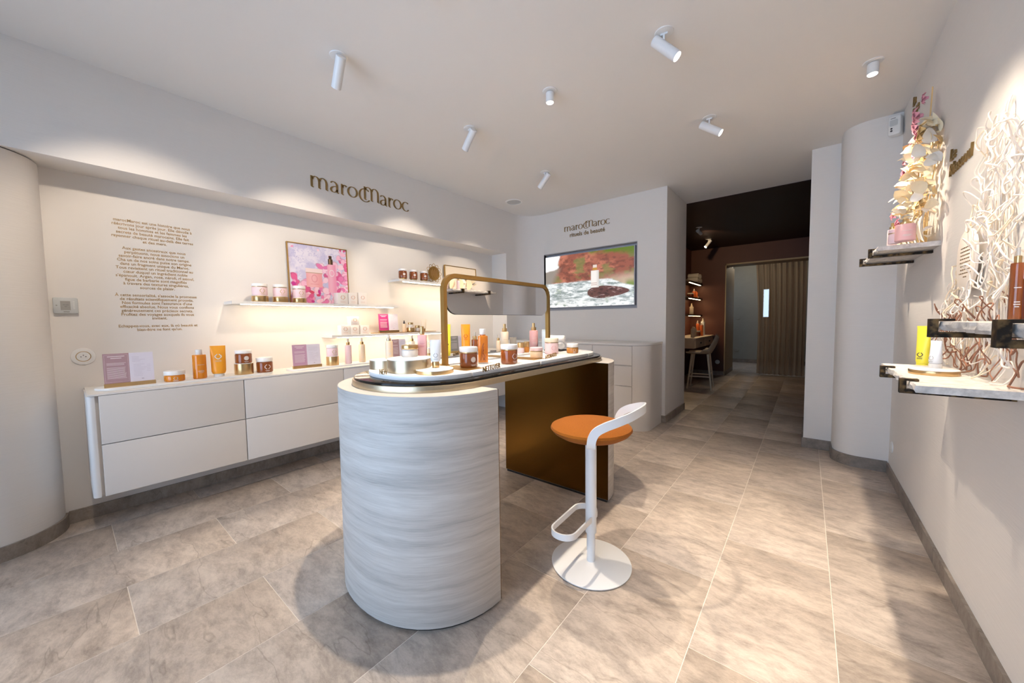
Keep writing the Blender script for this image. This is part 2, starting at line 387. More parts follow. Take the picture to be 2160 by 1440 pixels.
# screen wall with the recess for the screen
tvl, tvr = PY(1143.5, 537, YT).x, PY(1345, 507, YT).x; tvt, tvb = 2.133, 1.338
XTV = -1.25
parts = [BOX(XS+R_, tvl, YT, YT+.16, 0, ZC), BOX(tvr, XTV, YT, YT+.16, 0, ZC), BOX(tvl, tvr, YT, YT+.16, tvt, ZC), BOX(tvl, tvr, YT, YT+.16, 0, tvb)]
struct(obj('wall_back', mesh('wall_back', *join(*parts), smooth=0), 'wall'))
struct(obj('wall_passage_left', mesh('wall_passage_left', *BOX(XTV-.16, XTV, YT+.16, YD, 0, ZC), smooth=0), 'wall'))
struct(obj('wall_right', mesh('wall_right', *BOX(XR, XR+.15, YF, YT+.3, 0, ZC), smooth=0), 'wall'))
# rounded column at the far right and the pier beside it
YC, YP, XP = 3.945, 4.29, .195
pts = [(XP, YP+.1), (XP, YC+.16)]
for i in range(1, 10): a = PI+(PI/2)*i/9; pts.append((XP+.16+.16*math.cos(a), YC+.16+.16*math.sin(a)))
pts += [(XR, YC), (XR, YP+.1)]
colR = struct(obj('wall_column_right', mesh('wall_column_right', *PRISM(pts, 0, ZC)), 'wall'))
struct(obj('wall_passage_right', mesh('wall_passage_right', *join(BOX(-.0, XP, YP, YD, 0, ZC)), smooth=0), 'wall'))
# rounded column at the left, under the soffit
cxl, cyl, rl = -3.455, -.325, .285
pts = [(XL, cyl+rl)]
for i in range(0, 15): a = PI/2-(PI/2)*i/14; pts.append((cxl+rl*math.cos(a), cyl+rl*math.sin(a)))
pts += [(cxl+rl, YF), (XL-.15, YF), (XL-.15, cyl+rl)]
colL = struct(obj('wall_column_left', mesh('wall_column_left', *PRISM(pts, 0, ZS-.006)), 'wall'))
struct(obj('trim_3', mesh('shadow_gap', *PRISM([(p[0]-.006 if p[0] > XL+.01 else p[0], p[1]-.006) for p in pts], ZS-.006, ZS)), 'dark'))
# front wall with shop window, behind the camera
wf = struct(obj('wall_front', mesh('wall_front', *join(BOX(-3.17, -2.95, YF-.12, YF, 0, ZC), BOX(.15, XR, YF-.12, YF, 0, ZC), BOX(-2.95, .15, YF-.12, YF, 2.42, ZC), BOX(-2.95, .15, YF-.12, YF, 0, .08)), smooth=0), 'wall'))
w1 = struct(obj('window_1', mesh('window_frame', *join(*[BOX(x-.025, x+.025, YF-.08, YF-.03, .08, 2.42) for x in (-2.925, -1.92, -.9, .125)], BOX(-2.9, .1, YF-.08, YF-.03, .08, .13), BOX(-2.9, .1, YF-.08, YF-.03, 2.37, 2.42)), smooth=0), 'dark'))
for x0, x1 in ((-2.9, -1.945), (-1.895, -.925), (-.875, .1)):
    obj('pane', mesh('pane', *BOX(x0, x1, YF-.06, YF-.054, .13, 2.37), smooth=0), 'pane', w1)
# back room
def bx(name, b_, mat): return struct(obj(name, mesh(name, *BOX(*b_), smooth=0), mat))
bx('ceiling_back_room', (-2.2, .2, YD, 12.2, ZC-.005, ZC+.1), 'brown_ceiling')
bx('wall_back_room_left', (-2.15, -2.0, YD, 8.75, 0, ZC), 'brown_wall')
bx('wall_back_room_front', (-2.0, XTV-.16, YD-.1, YD, 0, ZC), 'brown_wall')
bx('wall_back_room_right', (0, .15, YD, 12.1, 0, ZC), 'brown_wall')
struct(obj('wall_back_room_end', mesh('wall_back_room_end', *join(BOX(-2.0, -1.34, 8.75, 9.8, 0, ZC), BOX(-1.34, 0, 8.75, 9.15, 2.33, ZC)), smooth=0), 'brown_wall'))
struct(obj('trim_4', mesh('opening_lining', *join(BOX(-1.34, -1.322, 8.735, 9.8, 0, 2.33), BOX(-1.34, 0, 8.735, 9.15, 2.30, 2.33)), smooth=0), 'cream_frame'))
bx('wall_corridor_end', (-2.6, .2, 11.6, 11.75, 0, ZC), 'grey_wall'); bx('wall_corridor_left', (-2.6, -2.45, 9.8, 11.6, 0, ZC), 'grey_wall'); bx('wall_corridor_near', (-2.45, -1.34, 9.75, 9.8, 0, ZC), 'grey_wall')
# baseboards of floor stone, cut in lengths
def skirt(name, path, h=.078, t=.012, seg=.84):
    root = struct(obj(name, mesh(name, *SWEEP([Vector((*p, h/2-.002)) for p in path], [(-t*.4, -h/2), (t*.4, -h/2), (t*.4, h/2-.003), (-t*.4, h/2-.003)])), 'tile_skirt'))
    # lengths
    P = [Vector((*p, 0)) for p in path]; d = [0]
    for a, c in zip(P, P[1:]): d.append(d[-1]+(c-a).length)
    def at(s):
        for i in range(len(P)-1):
            if s <= d[i+1]+1e-9: return P[i].lerp(P[i+1], (s-d[i])/(d[i+1]-d[i]))
        return P[-1]
    s = 0
    while s < d[-1]-.01:
        e_ = min(s+seg, d[-1]); ss = [s+.0015]+[q for q in d if s+.01 < q < e_-.01]+[e_-.0015]
        pp = [at(q)+Vector((0, 0, h/2)) for q in ss]
        obj('tile', mesh('tile', *SWEEP(pp, [(-t/2, -h/2), (t/2, -h/2), (t/2, h/2), (-t/2, h/2)])), 'tile_skirt', root); s = e_
    return root
skirt('baseboard_left', [(XL+.006, -.03), (XL+.006, YN)])
P_ = [(cxl+rl*math.cos(a)*1.02, cyl+rl*math.sin(a)*1.02) for a in [PI/2*i/10 for i in range(10, -1, -1)]]
skirt('baseboard_column_left', P_+[(cxl+rl*1.02, -1.6)])
skirt('baseboard_right', [(XR-.006, -1.6), (XR-.006, YC-.006)])
pr = [(XR-.006, YC-.006)]+[(XP+.16+.166*math.cos(PI+PI/2*i/9), YC+.16+.166*math.sin(PI+PI/2*i/9)) for i in range(9, -1, -1)]+[(XP-.006, YP-.006), (-.006, YP-.006), (-.006, YD)]
skirt('baseboard_column_right', pr, h=.088)
skirt('baseboard_back', [(-1.31, YT-.006), (XTV+.006, YT-.006), (XTV+.006, YD)], h=.085)
skirt('baseboard_back_room', [(-1.995, 8.744), (-1.316, 8.744), (-1.316, 9.75)], h=.085)
skirt('baseboard_corridor', [(-2.4, 11.594), (0, 11.594)], h=.1)
# ------------------------------------------------------------------ ceiling spotlights
GR = 'white ceiling spotlights'
def spot(x, y, aim, label, fitted=True, power=1., cone=52, stub=False, z=ZC, col=WARM):
    r = thing('ceiling_spotlight', label, 'spotlight', (x, y, z), 0, GR if z == ZC and y < YD else None)
    a = Vector(aim)-Vector((x, y, z-.1)); a.normalize(); h = Vector((a.x, a.y, 0))
    obj('plate', mesh('plate', *LATHE([(.0, -.0055), (.03, -.0055), (.045, -.0035), (.047, 0)], 28)), 'white_plastic', r)
    br, bl = .0265, (.062 if stub else .165)
    if stub: c0 = Vector((0, 0, -.012)); tilt = a
    else:
        tilt = a
        sd = Vector((0, 0, 1)).cross(h).normalized() if h.length > .05 else Vector((1, 0, 0))
        piv = Vector((0, 0, -.075)); c0 = piv-tilt*(bl*.42)
        obj('stem', mesh('stem', *join(BOX(-.018, .018, -.006, .006, -.014, -.005), tr(BOX(-.0045, .0045, -.006, .006, -.085, -.01), .0135*0+sd.x*.0, sd.y*.0))), 'white_metal', r, rot=(0, 0, math.atan2(a.y, a.x)))
    q = tilt.to_track_quat('Z', 'Y').to_matrix().to_4x4(); q.translation = c0
    bar = obj('barrel', mesh('barrel', *LATHE([(.0, 0), (br-.002, 0), (br, .002), (br, bl-.001), (br-.003, bl), (br-.004, bl-.012), (0, bl-.012)], 28)), 'white_metal', r, mw=q)
    obj('lens', mesh('lens', *LATHE([(0, bl-.006), (br-.006, bl-.007), (br-.0045, bl-.011), (0, bl-.0115)], 24)), 'lens', bar)
    l = bpy.data.lights.new('lamp', 'SPOT'); l.energy = SPOT_W*power; l.color = col; l.spot_size = math.radians(cone); l.spot_blend = .85 if stub else .6; l.shadow_soft_size = .022
    lo = bpy.data.objects.new('spot_lamp', l); COL.objects.link(lo); lo.location = Vector((x, y, z))+c0+tilt*(bl+.012)
    lo.rotation_euler = tilt.to_track_quat('-Z', 'Y').to_euler()
    return r
spot(-2.07, 1.05, (XL, 1.35, 1.35), 'long white ceiling spotlight tilted at the framed rose poster', cone=58)
spot(-2.06, 2.06, (XL, 2.35, 1.45), 'white tilted ceiling spotlight in the row beside the wall lettering, middle one')
spot(-2.08, 3.13, (XL, 3.25, 1.35), 'white tilted ceiling spotlight closest to the round ceiling speaker', cone=48)
spot(-1.336, 2.075, (-1.336, 2.075, 0), 'short stubby white downlight over the counter mirror', stub=True, cone=92, power=2.2)
spot(-.615, 2.05, (XR, 2.2, 1.35), 'large white spotlight on bent arm aimed at the coral wall relief', cone=50, power=1.25)
spot(-.60, 3.105, (XR, 3.15, 1.75), 'white spotlight on bent arm aimed at the paper flower wall', cone=46, power=2.0)
spot(.265, 3.07, (.20, 2.85, 0), 'short stubby white downlight beside the textured right wall', stub=True, cone=53, power=2.6)
spot(-1.336, 1.05, (-1.336, 1.05, 0), 'short stubby white downlight above the near end of the counter', stub=True, cone=96, power=2.8)
spot(.265, 2.05, (.20, 1.9, 0), 'short stubby white downlight above the coral wall relief', stub=True, cone=53, power=2.6)
spot(.265, 1.0, (.18, .9, 0), 'short stubby white downlight above the amber bottle shelf', stub=True, cone=53, power=2.6)
spot(-2.07, .02, (XL, .50, 1.25), 'long white ceiling spotlight tilted at the story text', cone=64, power=.9)
# speaker
sp = thing('ceiling_speaker', 'round flat white speaker grille set in the ceiling', 'speaker', (-2.885, 3.64, ZC))
obj('rim', mesh('rim', *LATHE([(.088, -.001), (.090, -.008), (.105, -.007), (.108, 0)], 40)), 'white_plastic', sp)
obj('grille', mesh('grille', *LATHE([(0, -.006), (.06, -.0058), (.0885, -.004), (.0885, 0)], 40)), 'device', sp)
# ------------------------------------------------------------------ left floating cabinets
XCF, ZCB, ZCT = -3.05, .243, .826
y = .077; uw = .706
for i in range(5):
    y1 = y+uw; last = i == 4
    if last: y1 = 3.80
    t = thing('drawer_cabinet', ['off-white floating drawer cabinet by the rounded left column', 'off-white floating drawer cabinet under the framed rose poster', 'off-white floating drawer cabinet under the lowest wall shelf', 'off-white floating drawer cabinet behind the counter mirror', 'off-white floating drawer cabinet in the corner by the screen wall'][i], 'cabinet', (XL, y, ZCB), 0, 'floating cabinets along the niche wall')
    w = y1-y
    obj('body', mesh('body', *BOX(0.001, XCF-XL-.02, .0008, w-.0008, 0.006, ZCT-ZCB-.012), smooth=0), 'cabinet', t)
    if i == 0:
        pts = [(0, 0), (XCF-XL-.024, 0)]+[(XCF-XL-.024+.022*math.sin(a), .022-.022*math.cos(a)) for a in [PI/2*k/6 for k in range(1, 7)]]+[(XCF-XL-.002, .03), (XCF-XL-.02, .03), (XCF-XL-.03, .012), (0, .012)]
        obj('side_panel', mesh('side_panel', *PRISM([(p[0], p[1]-.012) for p in pts], .0, ZCT-ZCB-.0115)), 'cabinet', t)
    zs = .537-ZCB
    for z0, z1 in ((0.0, zs-.0025), (zs+.0025, ZCT-ZCB-.012)):
        o0 = .032 if i == 0 else .0022
        obj('drawer', mesh('drawer', *xf(PRISM(rrect(0, w-o0-.0022, 0, z1-z0, .002, 2), 0, .02, bev=.002), face_mw(*LEFTW, (XCF-XL-.02, o0, z0)))), 'cabinet', t)
    y = y1
wt = obj('worktop', mesh('worktop', *BOX(XL+.001, XCF+.002, .070, 3.80, ZCT-.010, ZCT), smooth=0), 'shelf'); tag(wt, 'thin off-white worktop running along the floating drawer cabinets', 'worktop')
# ------------------------------------------------------------------ cabinet under the screen
ZB, YB, XB = .945, 3.82, -1.285
t = thing('rounded_sideboard', 'tall off-white sideboard with rounded corner under the wall screen', 'cabinet', (0, 0, 0))
def round_end(x0, yb, xr, r, y1): return [(x0, y1), (x0, yb), (xr-r, yb)]+[(xr-r+r*math.sin(a), yb+r-r*math.cos(a)) for a in [PI/2*k/10 for k in range(1, 11)]]+[(xr, y1)]
obj('worktop', mesh('worktop', *PRISM(round_end(-3.19, YB-.004, XB+.004, .24, YT-.004), ZB-.022, ZB)), 'shelf', t)
obj('body', mesh('body', *PRISM(round_end(-3.19, YB+.018, -1.446, .004, YT-.004), .10, ZB-.024), smooth=0), 'cabinet', t)
obj('corner_panel', mesh('corner_panel', *PRISM([(-1.442, YT-.004)]+round_end(-1.442, YB, XB, .155, YT-.004)[1:], .10, ZB-.024)), 'cabinet', t)
obj('plinth', mesh('plinth', *PRISM(round_end(-3.19, YB+.004, XB-.004, .16, YT-.006), 0, .098)), 'cabinet', t)
for x0, x1, zz in ((-1.905, -1.446, ((.10, .478), (.482, .703), (.707, ZB-.026))), (-2.37, -1.909, ((.10, ZB-.026),)), (-2.83, -2.374, ((.10, ZB-.026),)), (-3.19, -2.834, ((.10, ZB-.026),))):
    for z0, z1 in zz: obj('drawer' if len(zz) > 1 else 'door', mesh('door', *BOX(x0, x1, YB, YB+.017, z0+.001, z1-.001), smooth=0), 'cabinet', t)
# ------------------------------------------------------------------ wall screen
def vnoise(u, v, f, seed=0, octv=4, rough=.55):
    rs = np.random.RandomState(seed); out = 0; amp = 1; tot = 0
    for o_ in range(octv):
        g = rs.rand(64, 64); a = u*f; c = v*f; i = np.floor(a).astype(int); j = np.floor(c).astype(int); s = a-i; q = c-j; s = s*s*(3-2*s); q = q*q*(3-2*q)
        G = lambda p, r_: g[p % 64, r_ % 64]
        out = out+amp*((G(i, j)*(1-s)+G(i+1, j)*s)*(1-q)+(G(i, j+1)*(1-s)+G(i+1, j+1)*s)*q); tot += amp; amp *= rough; f *= 2
    return out/tot
def lin(c): c = np.asarray(c, float)/255.; return np.where(c <= .04045, c/12.92, ((c+.055)/1.055)**2.4)
def mixc(A, B, k): k = np.clip(k, 0, 1)[..., None]; return A*(1-k)+np.asarray(B)*k
def ss(a, b_, x): t_ = np.clip((x-a)/(b_-a), 0, 1); return t_*t_*(3-2*t_)
def picture(name, w, h, nx, ny, fn):
    U, Vv = np.meshgrid(np.linspace(0, 1, nx), np.linspace(0, 1, ny)); C_ = fn(U, Vv)
    V = [(float(a)*w, float(c)*h, 0) for a, c in zip(U.ravel(), Vv.ravel())]; Fc = []
    for j in range(ny-1):
        for i in range(nx-1): k = j*nx+i; Fc.append([k, k+1, k+nx+1, k+nx])
    me = bpy.data.meshes.new(name); me.from_pydata(V, [], Fc)
    at = me.color_attributes.new('Col', 'FLOAT_COLOR', 'POINT'); arr = np.ones((nx*ny, 4), np.float32); arr[:, :3] = C_.reshape(-1, 3); at.data.foreach_set('color', arr.ravel())
    return me
def paint_screen(u, v):
    n = vnoise(u, v, 9, 3); n2 = vnoise(u, v, 30, 5); n3 = vnoise(u*1.0, v*2.2, 16, 8, 5, .7)
    cl = mixc(mixc(np.ones(u.shape+(3,))*lin((150, 84, 66)), lin((196, 120, 96)), ss(.4, .75, n)), lin((108, 62, 50)), ss(.55, .3, n2)*.7)
    cl = mixc(cl, lin((120, 128, 70)), ss(.55, .7, vnoise(u, v, 7, 12))*.7)
    cl = mixc(cl, lin((214, 190, 170)), ss(.55, .95, u)*ss(.62, .45, v)*.7)
    cl = mixc(cl, lin((92, 116, 24)), ss(.86, .98, v+(u-.8)*.34+n*.16-.08)*ss(.14, .28, u))
    cl = mixc(cl, lin((120, 140, 66)), ss(.92, .97, u+n*.05)*ss(.5, .35, v))
    sky = ss(.02, -.015, u-.185+(.97-v)*.12+n*.05-.02)*ss(.70, .74, v-u*.35+n*.04)
    cl = mixc(cl, lin((150, 140, 130)), ss(.02, -.02, v-.70-u*.35)*ss(.10, .0, u-.12+(.72-v)*.3)); cl = mixc(cl, (1.1, 1.1, 1.1), sky)
    wa = mixc(mixc(np.ones(u.shape+(3,))*lin((178, 186, 188)), lin((236, 240, 240)), ss(.45, .62, n3)), lin((128, 142, 140)), ss(.46, .32, n3))
    wa = mixc(wa, lin((140, 160, 110)), ss(.6, .72, vnoise(u, v, 6, 21))*.35); wa = mixc(wa, lin((250, 250, 250)), ss(.16, .02, v)*ss(.3, .5, n2)*.8)
    wl_ = .455+.04*u-.16*ss(.72, 1., u)+(n-.5)*.05
    P_ = mixc(cl, wa, ss(.02, -.02, v-wl_))
    rk = ((u-.735)/.225)**2+((v-.25)/(.108*(1-.35*(u-.735)/.225)))**2
    rc = mixc(mixc(np.ones(u.shape+(3,))*lin((96, 58, 52)), lin((62, 34, 32)), ss(.5, .3, n2)), lin((190, 160, 158)), ss(.62, .74, n3)*.8)
    P_ = mixc(P_, rc, ss(1.05, .92, rk)); P_ = mixc(P_, wa, ss(.15, .08, v-(n3-.5)*.2)*ss(.5, .55, u))
    bo = ss(.047, .040, np.abs(u-.597))*ss(.335, .345, v)*ss(.655, .645, v); P_ = mixc(P_, lin((238, 232, 226)), bo)
    P_ = mixc(P_, lin((196, 188, 184)), bo*ss(.0, .045, u-.60)*.7)
    P_ = mixc(P_, lin((170, 120, 110)), bo*((np.abs(v-.42) < .006)|(np.abs(v-.39) < .006))*(u < .62)*.8)
    P_ = mixc(P_, lin((190, 140, 60)), ss(.027, .022, np.abs(u-.597))*ss(.65, .66, v)*ss(.705, .70, v)); P_ = mixc(P_, lin((222, 206, 196)), ss(.024, .02, np.abs(u-.597))*ss(.70, .705, v)*ss(.755, .75, v))
    return P_
tv = thing('wall_screen', 'flat screen recessed in the wall showing a bottle on a river rock', 'screen', (tvl, YT, tvb))
w_, h_ = tvr-tvl, tvt-tvb
obj('recess_back', mesh('recess_back', *BOX(0.001, w_-.001, .10, .12, 0.001, h_-.001), smooth=0), 'screen_grey', tv)
obj('recess_frame', mesh('recess_frame', *join(BOX(.0008, .008, .0, .10, .0008, h_-.0008), BOX(w_-.008, w_-.0008, .0, .10, .0008, h_-.0008), BOX(.008, w_-.008, .0, .10, .0008, .008), BOX(.008, w_-.008, .0, .10, h_-.008, h_-.0008)), smooth=0), 'screen_grey', tv)
ih, iw = h_-.075, w_-.075
obj('panel', mesh('panel', *BOX(.028, w_-.045, .04, .10, .042, h_-.036), smooth=0), 'screen_grey', tv)
obj('picture', picture('picture', w_-.09, h_-.09, 320, 190, paint_screen), 'screen_picture', tv, mw=face_mw((1, 0, 0), (0, 0, 1), (0, -1, 0), (.034, .0385, .047)))
# ------------------------------------------------------------------ brand lettering drawn with a broad nib
def nib(path, thick, thin, ext):
    P = [Vector((p[0], p[1], 0)) for p in path]; n = len(P); V, Fc = [], []
    for i in range(n):
        t_ = (P[min(i+1, n-1)]-P[max(i-1, 0)]); t_.normalize(); k = abs(t_.y)**1.6; w = (thin+(thick-thin)*k)/2; s = Vector((-t_.y, t_.x, 0))
        a, c = P[i]+s*w, P[i]-s*w
        V += [(a.x, a.y, 0), (a.x, a.y, ext), (c.x, c.y, ext), (c.x, c.y, 0)]
    for i in range(n-1):
        for k in range(4): l = (k+1) % 4; Fc.append([i*4+k, i*4+l, i*4+4+l, i*4+4+k])
    Fc += [[3, 2, 1, 0], [n*4-4, n*4-3, n*4-2, n*4-1]]
    return V, Fc
def S2(pts, n=7): return [(p.x, p.y) for p in spline([(a, c, 0) for a, c in pts], n)]
def arc(cx, cy, rx, ry, a0, a1, n=26): return [(cx+rx*math.cos(math.radians(a0+(a1-a0)*i/n)), cy+ry*math.sin(math.radians(a0+(a1-a0)*i/n))) for i in range(n+1)]
def logo(width):
    st = []
    def stem(x, top, bot=0.): st.append([(x, top), (x, bot+.25), (x, bot+.06), (x+.03, bot+.01), (x+.16, bot-.03)])
    def m_(x, k=1., top=1., bot=0.):
        stem(x, top, bot)
        for d in (0, .68*k):
            st.append(S2([(x+d+.06, top-.30), (x+d+.16, top-.10), (x+d+.36*k, top), (x+d+.58*k, top-.12), (x+d+.68*k, top-.38), (x+d+.68*k, bot+.2), (x+d+.69*k, bot+.04), (x+d+.82*k, bot-.03)]))
    def a_(x):
        st.append(S2([(x+.02, .86), (x+.2, .99), (x+.42, .97), (x+.60, .78), (x+.63, .5), (x+.63, .18), (x+.66, .04), (x+.80, -.02)]))
        st.append(S2([(x+.62, .58), (x+.40, .56), (x+.14, .44), (x+.03, .24), (x+.14, .04), (x+.34, 0.), (x+.54, .12), (x+.63, .3)]))
    def r_(x): stem(x, 1.); st.append(S2([(x+.06, .68), (x+.14, .86), (x+.26, .95), (x+.40, .90), (x+.46, .82)]))
    def o_(x, rx=.46): st.append(arc(x+rx+.05, .5, rx, .5, 90, 450, 40))
    def c_(x, rx=.45, ry=.5, cy=.5): st.append(arc(x+rx+.05, cy, rx, ry, 48, 320))
    m_(0.05); a_(1.80); r_(2.92); o_(3.50); c_(4.70, .62, .66, .52)
    m_(5.34, 1.1, 1.42, .12); a_(7.12); r_(8.20); o_(8.74); c_(9.86)
    parts = [nib(p, .20, .055, .05) for p in st]; V, Fc = join(*parts); s = width/10.82
    return [(v[0]*s, v[1]*s, .004*(v[2] > 0)) for v in V], Fc
y0 = PX(656, 385, XS).y; y1 = PX(863, 440, XS).y; zb = PX(668, 398, XS).z; zb2 = PX(850, 441, XS).z
tag(obj('wall_lettering', mesh('wall_lettering', *logo(y1-y0), smooth=0), 'letter_gold', mw=face_mw(*LEFTW, (XS+.0005, y0, (zb+zb2)/2-.002))), 'large bronze brand lettering on the soffit above the niche shelves', 'lettering')
xa, xb = PY(1191, 488, YT).x, PY(1287, 470, YT).x; zb = (PY(1195, 490, YT).z+PY(1283, 473, YT).z)/2
tag(obj('wall_lettering', mesh('wall_lettering', *logo(xb-xa), smooth=0), 'letter_gold', mw=face_mw(*BACKW, (xa, YT-.0005, zb+.010))), 'bronze brand lettering on the wall directly above the screen', 'lettering')
pa, pb = PY(1202, 493, YT), PY(1276, 483, YT)
me = text_me('rituels de beauté', .085, .002, bold=.0012); sc = (pb.x-pa.x)/(max(v.co.x for v in me.vertices)-min(v.co.x for v in me.vertices)); me.transform(Matrix.Diagonal((sc, sc, 1, 1)))
tag(obj('wall_lettering', me, 'letter_gold', mw=face_mw(*BACKW, ((pa.x+pb.x)/2, YT-.003, (pa.z+pb.z)/2-.012))), 'small bronze tagline lettering between brand name and screen', 'lettering')
STORY = ["marocMaroc est une histoire que nous", "réécrivons jour après jour. Elle dévoile à", "tous les hommes et les femmes les", "secrets de beauté marocains. Elle fait", "rayonner chaque rituel au-delà des terres", "et des mers.", "", "Aux gestes ancestraux que nous", "perpétuons, nous associons un", "savoir-faire ancré dans notre temps.", "Cha un de nos soins puise son origine", "dans un fragment unique du Maroc.", "Tous revisitent un rituel traditionnel au", "cœur duquel un ingrédient noble", "s'épanouit. Argan, rose, néroli, rl assoul,", "figue de barbarie sont magnifiés", "à travers des textures singulières,", "sources de plaisir.", "", "À cette sensorialité, s'associe la promesse", "de résultats scientifiquement prouvés.", "Nos formules sont l'assurance d'une", "efficacité absolue. Nous vous confions", "généreusement ces précieux secrets.", "Profitez des voyages auxquels ils vous", "invitent.", "", "Echappez-vous, avec eux, là où beauté et", "bien-être ne font qu'un."]
ta, tb = PX(330, 474, XL), PX(333, 696, XL)
pitch = (ta.z-tb.z)/(len(STORY)-1)
me = text_me('\n'.join(STORY), pitch*.88, .0006, bold=.00025); ex = [v.co.x for v in me.vertices]; ez = [v.co.y for v in me.vertices]
me.transform(Matrix.Translation((0, -(max(ez)+min(ez))/2, 0))); kx = .405/(max(ex)-min(ex)); kz = (ta.z-tb.z+.018)/(max(ez)-min(ez)); me.transform(Matrix.Diagonal((kx, kz, 1, 1)))
tag(obj('wall_lettering', me, 'print_gold', mw=face_mw(*LEFTW, (XL+.001, (ta.y+tb.y)/2, (ta.z+tb.z)/2))), 'centred paragraphs of small gold story text on the niche wall', 'lettering')
# ------------------------------------------------------------------ control panel and sockets
a, c = PX(110, 627, XL), PX(166, 661, XL)
w_, h_ = c.y-a.y, a.z-c.z
t = thing('control_panel', 'pale grey wall control panel with small display beside the story text', 'control panel', (XL, (a.y+c.y)/2, (a.z+c.z)/2))
mtw = face_mw(*LEFTW, (0, 0, 0))
obj('housing', mesh('housing', *xf(PRISM(rrect(-w_/2, w_/2, -h_/2, h_/2, .008), 0, .022, bev=.003), mtw)), 'device', t)
obj('display', mesh('display', *xf(BOX(-w_*.21, w_*.19, -h_*.30, h_*.28, .0215, .0225), mtw), smooth=0), 'device_screen', t)
obj('icon', mesh('icon', *xf(join(*[tr(PRISM([(x+.006*math.cos(q), .004*math.sin(q)) for q in [2*PI*i/12 for i in range(12)]], .0222, .0229), 0, z_) for x, z_ in ((-.006, .004), (.006, .004), (0, -.006))]), mtw)), 'card_grey', t)
for i in range(6): obj('button', mesh('button', *xf(BOX(w_*.29, w_*.37, h_*(.26-.09*i)-.0012, h_*(.26-.09*i)+.0012, .0215, .0226), mtw), smooth=0), 'white_plastic', t)
obj('button', mesh('button', *xf(BOX(-w_*.39, -w_*.33, -.003, .003, .0215, .0226), mtw), smooth=0), 'card_grey', t)
obj('badge', mesh('badge', *xf(BOX(-w_*.1, w_*.14, -h_*.42, -h_*.37, .0215, .0226), mtw), smooth=0), 'card_grey', t)
def socket(loc, fm, r, label, holes=True, mat='white_plastic'):
    t = thing('power_socket', label, 'socket', loc); mt = face_mw(*fm, (0, 0, 0))
    obj('plate', mesh('plate', *xf(LATHE([(r, 0), (r*.98, .005), (r*.9, .007), (r*.60, .007), (r*.58, .004), (0, .004)], 40), mt)), mat, t)
    obj('insert', mesh('insert', *xf(LATHE([(r*.55, .003), (r*.54, .008), (r*.45, .0085), (0, .0075)], 32), mt)), mat, t)
    if holes:
        obj('ring', mesh('ring', *xf(SWEEP([(r*.585*math.cos(q), r*.585*math.sin(q), .0055) for q in [2*PI*i/32 for i in range(32)]], circ(.0022, 6), closed=True), mt)), 'gold', t)
        for x, z_ in ((-.19, -.03), (.19, -.03), (0, .15)): obj('pin_hole', mesh('pin_hole', *xf(tr(LATHE([(.05*r, .007), (.05*r, .009), (0, .009)], 12), x*r, z_*r), mt)), 'ink', t)
    return t
a, c = PX(148, 753, XL), PX(203, 753, XL)
socket((XL, (a.y+c.y)/2, a.z), LEFTW, (c.y-a.y)/2, 'large round white wall socket above the floating cabinet')
socket((XR, PX(1882, 943, XR).y, PX(1882, 943, XR).z), RIGHTW, .042, 'small round white socket low on the right wall', False)
# motion sensor on the right column
t = thing('motion_sensor', 'white motion sensor with camera eye high on the rounded column', 'sensor', (.475, YC, 2.59))
obj('housing', mesh('housing', *xf(PRISM(rrect(-.033, .036, -.07, .07, .016), 0, .05, bev=.014), Matrix.Rotation(-.35, 4, 'Z') @ face_mw(*BACKW, (0, 0, 0)))), 'white_plastic', t, loc=(0, -.012, 0))
obj('mount', mesh('mount', *BOX(-.03, .035, -.015, 0, -.05, .05), smooth=0), 'device', t)
q = Matrix.Translation((0, -.012, 0)) @ Matrix.Rotation(-.35, 4, 'Z') @ face_mw(*BACKW, (0, 0, 0))
obj('window', mesh('window', *xf(PRISM(rrect(-.022, .02, -.005, .038, .008), .0495, .0515), q)), 'device', t)
obj('slot', mesh('slot', *xf(BOX(-.018, .008, .047, .050, .049, .051), q), smooth=0), 'dark', t)
for z_, r in ((-.022, .006), (-.038, .0065)): obj('lens', mesh('lens', *xf(tr(LATHE([(r, .049), (r, .0525), (0, .053)], 16), -.012, z_), q)), 'ink', t)
# ------------------------------------------------------------------ display counter
XC, YA, YB2 = -1.422, 1.12, 2.20           # centre line, flat faces of the two pedestals
def superD(a, b_, n=2.15, k=28, sgn=-1, y0=0.):
    P = []
    for i in range(k+1):
        q = PI*i/k; c, s = math.cos(q), math.sin(q)
        P.append((a*math.copysign(abs(c)**(2/n), c), y0+sgn*b_*abs(s)**(2/n)))
    return P
ZD, ZG0, ZG1, ZSL = .922, .9225, .949, .979
ct = thing('display_counter', 'oval display counter on two stone drums with brass rim', 'counter', (XC, 0, 0))
for y_, sg in ((YA, -1), (YB2, 1)):
    p_ = obj('pedestal', mesh('pedestal', *PRISM(superD(.437, .395, sgn=sg, y0=y_), .014, ZD, bev=.0015, bot=.001)), 'travertine', ct)
    obj('top_face', mesh('top_face', *PRISM(superD(.434, .392, sgn=sg, y0=y_), ZD-.0005, ZD+.0003)), 'drum_top', p_)
    obj('plinth', mesh('plinth', *PRISM(superD(.425, .383, sgn=sg, y0=y_), 0, .015)), 'dark', p_)
    obj('metal_panel', mesh('metal_panel', *xf(PRISM(rrect(-.436, .436, .016, ZD-.002, .001, 1), 0, .004), face_mw((1, 0, 0), (0, 0, 1), (0, sg, 0), (0, y_+.0005*(-sg), 0)) if sg > 0 else face_mw((1, 0, 0), (0, 0, 1), (0, -1, 0), (0, y_+.0045, 0))), smooth=0), 'bronze', p_)
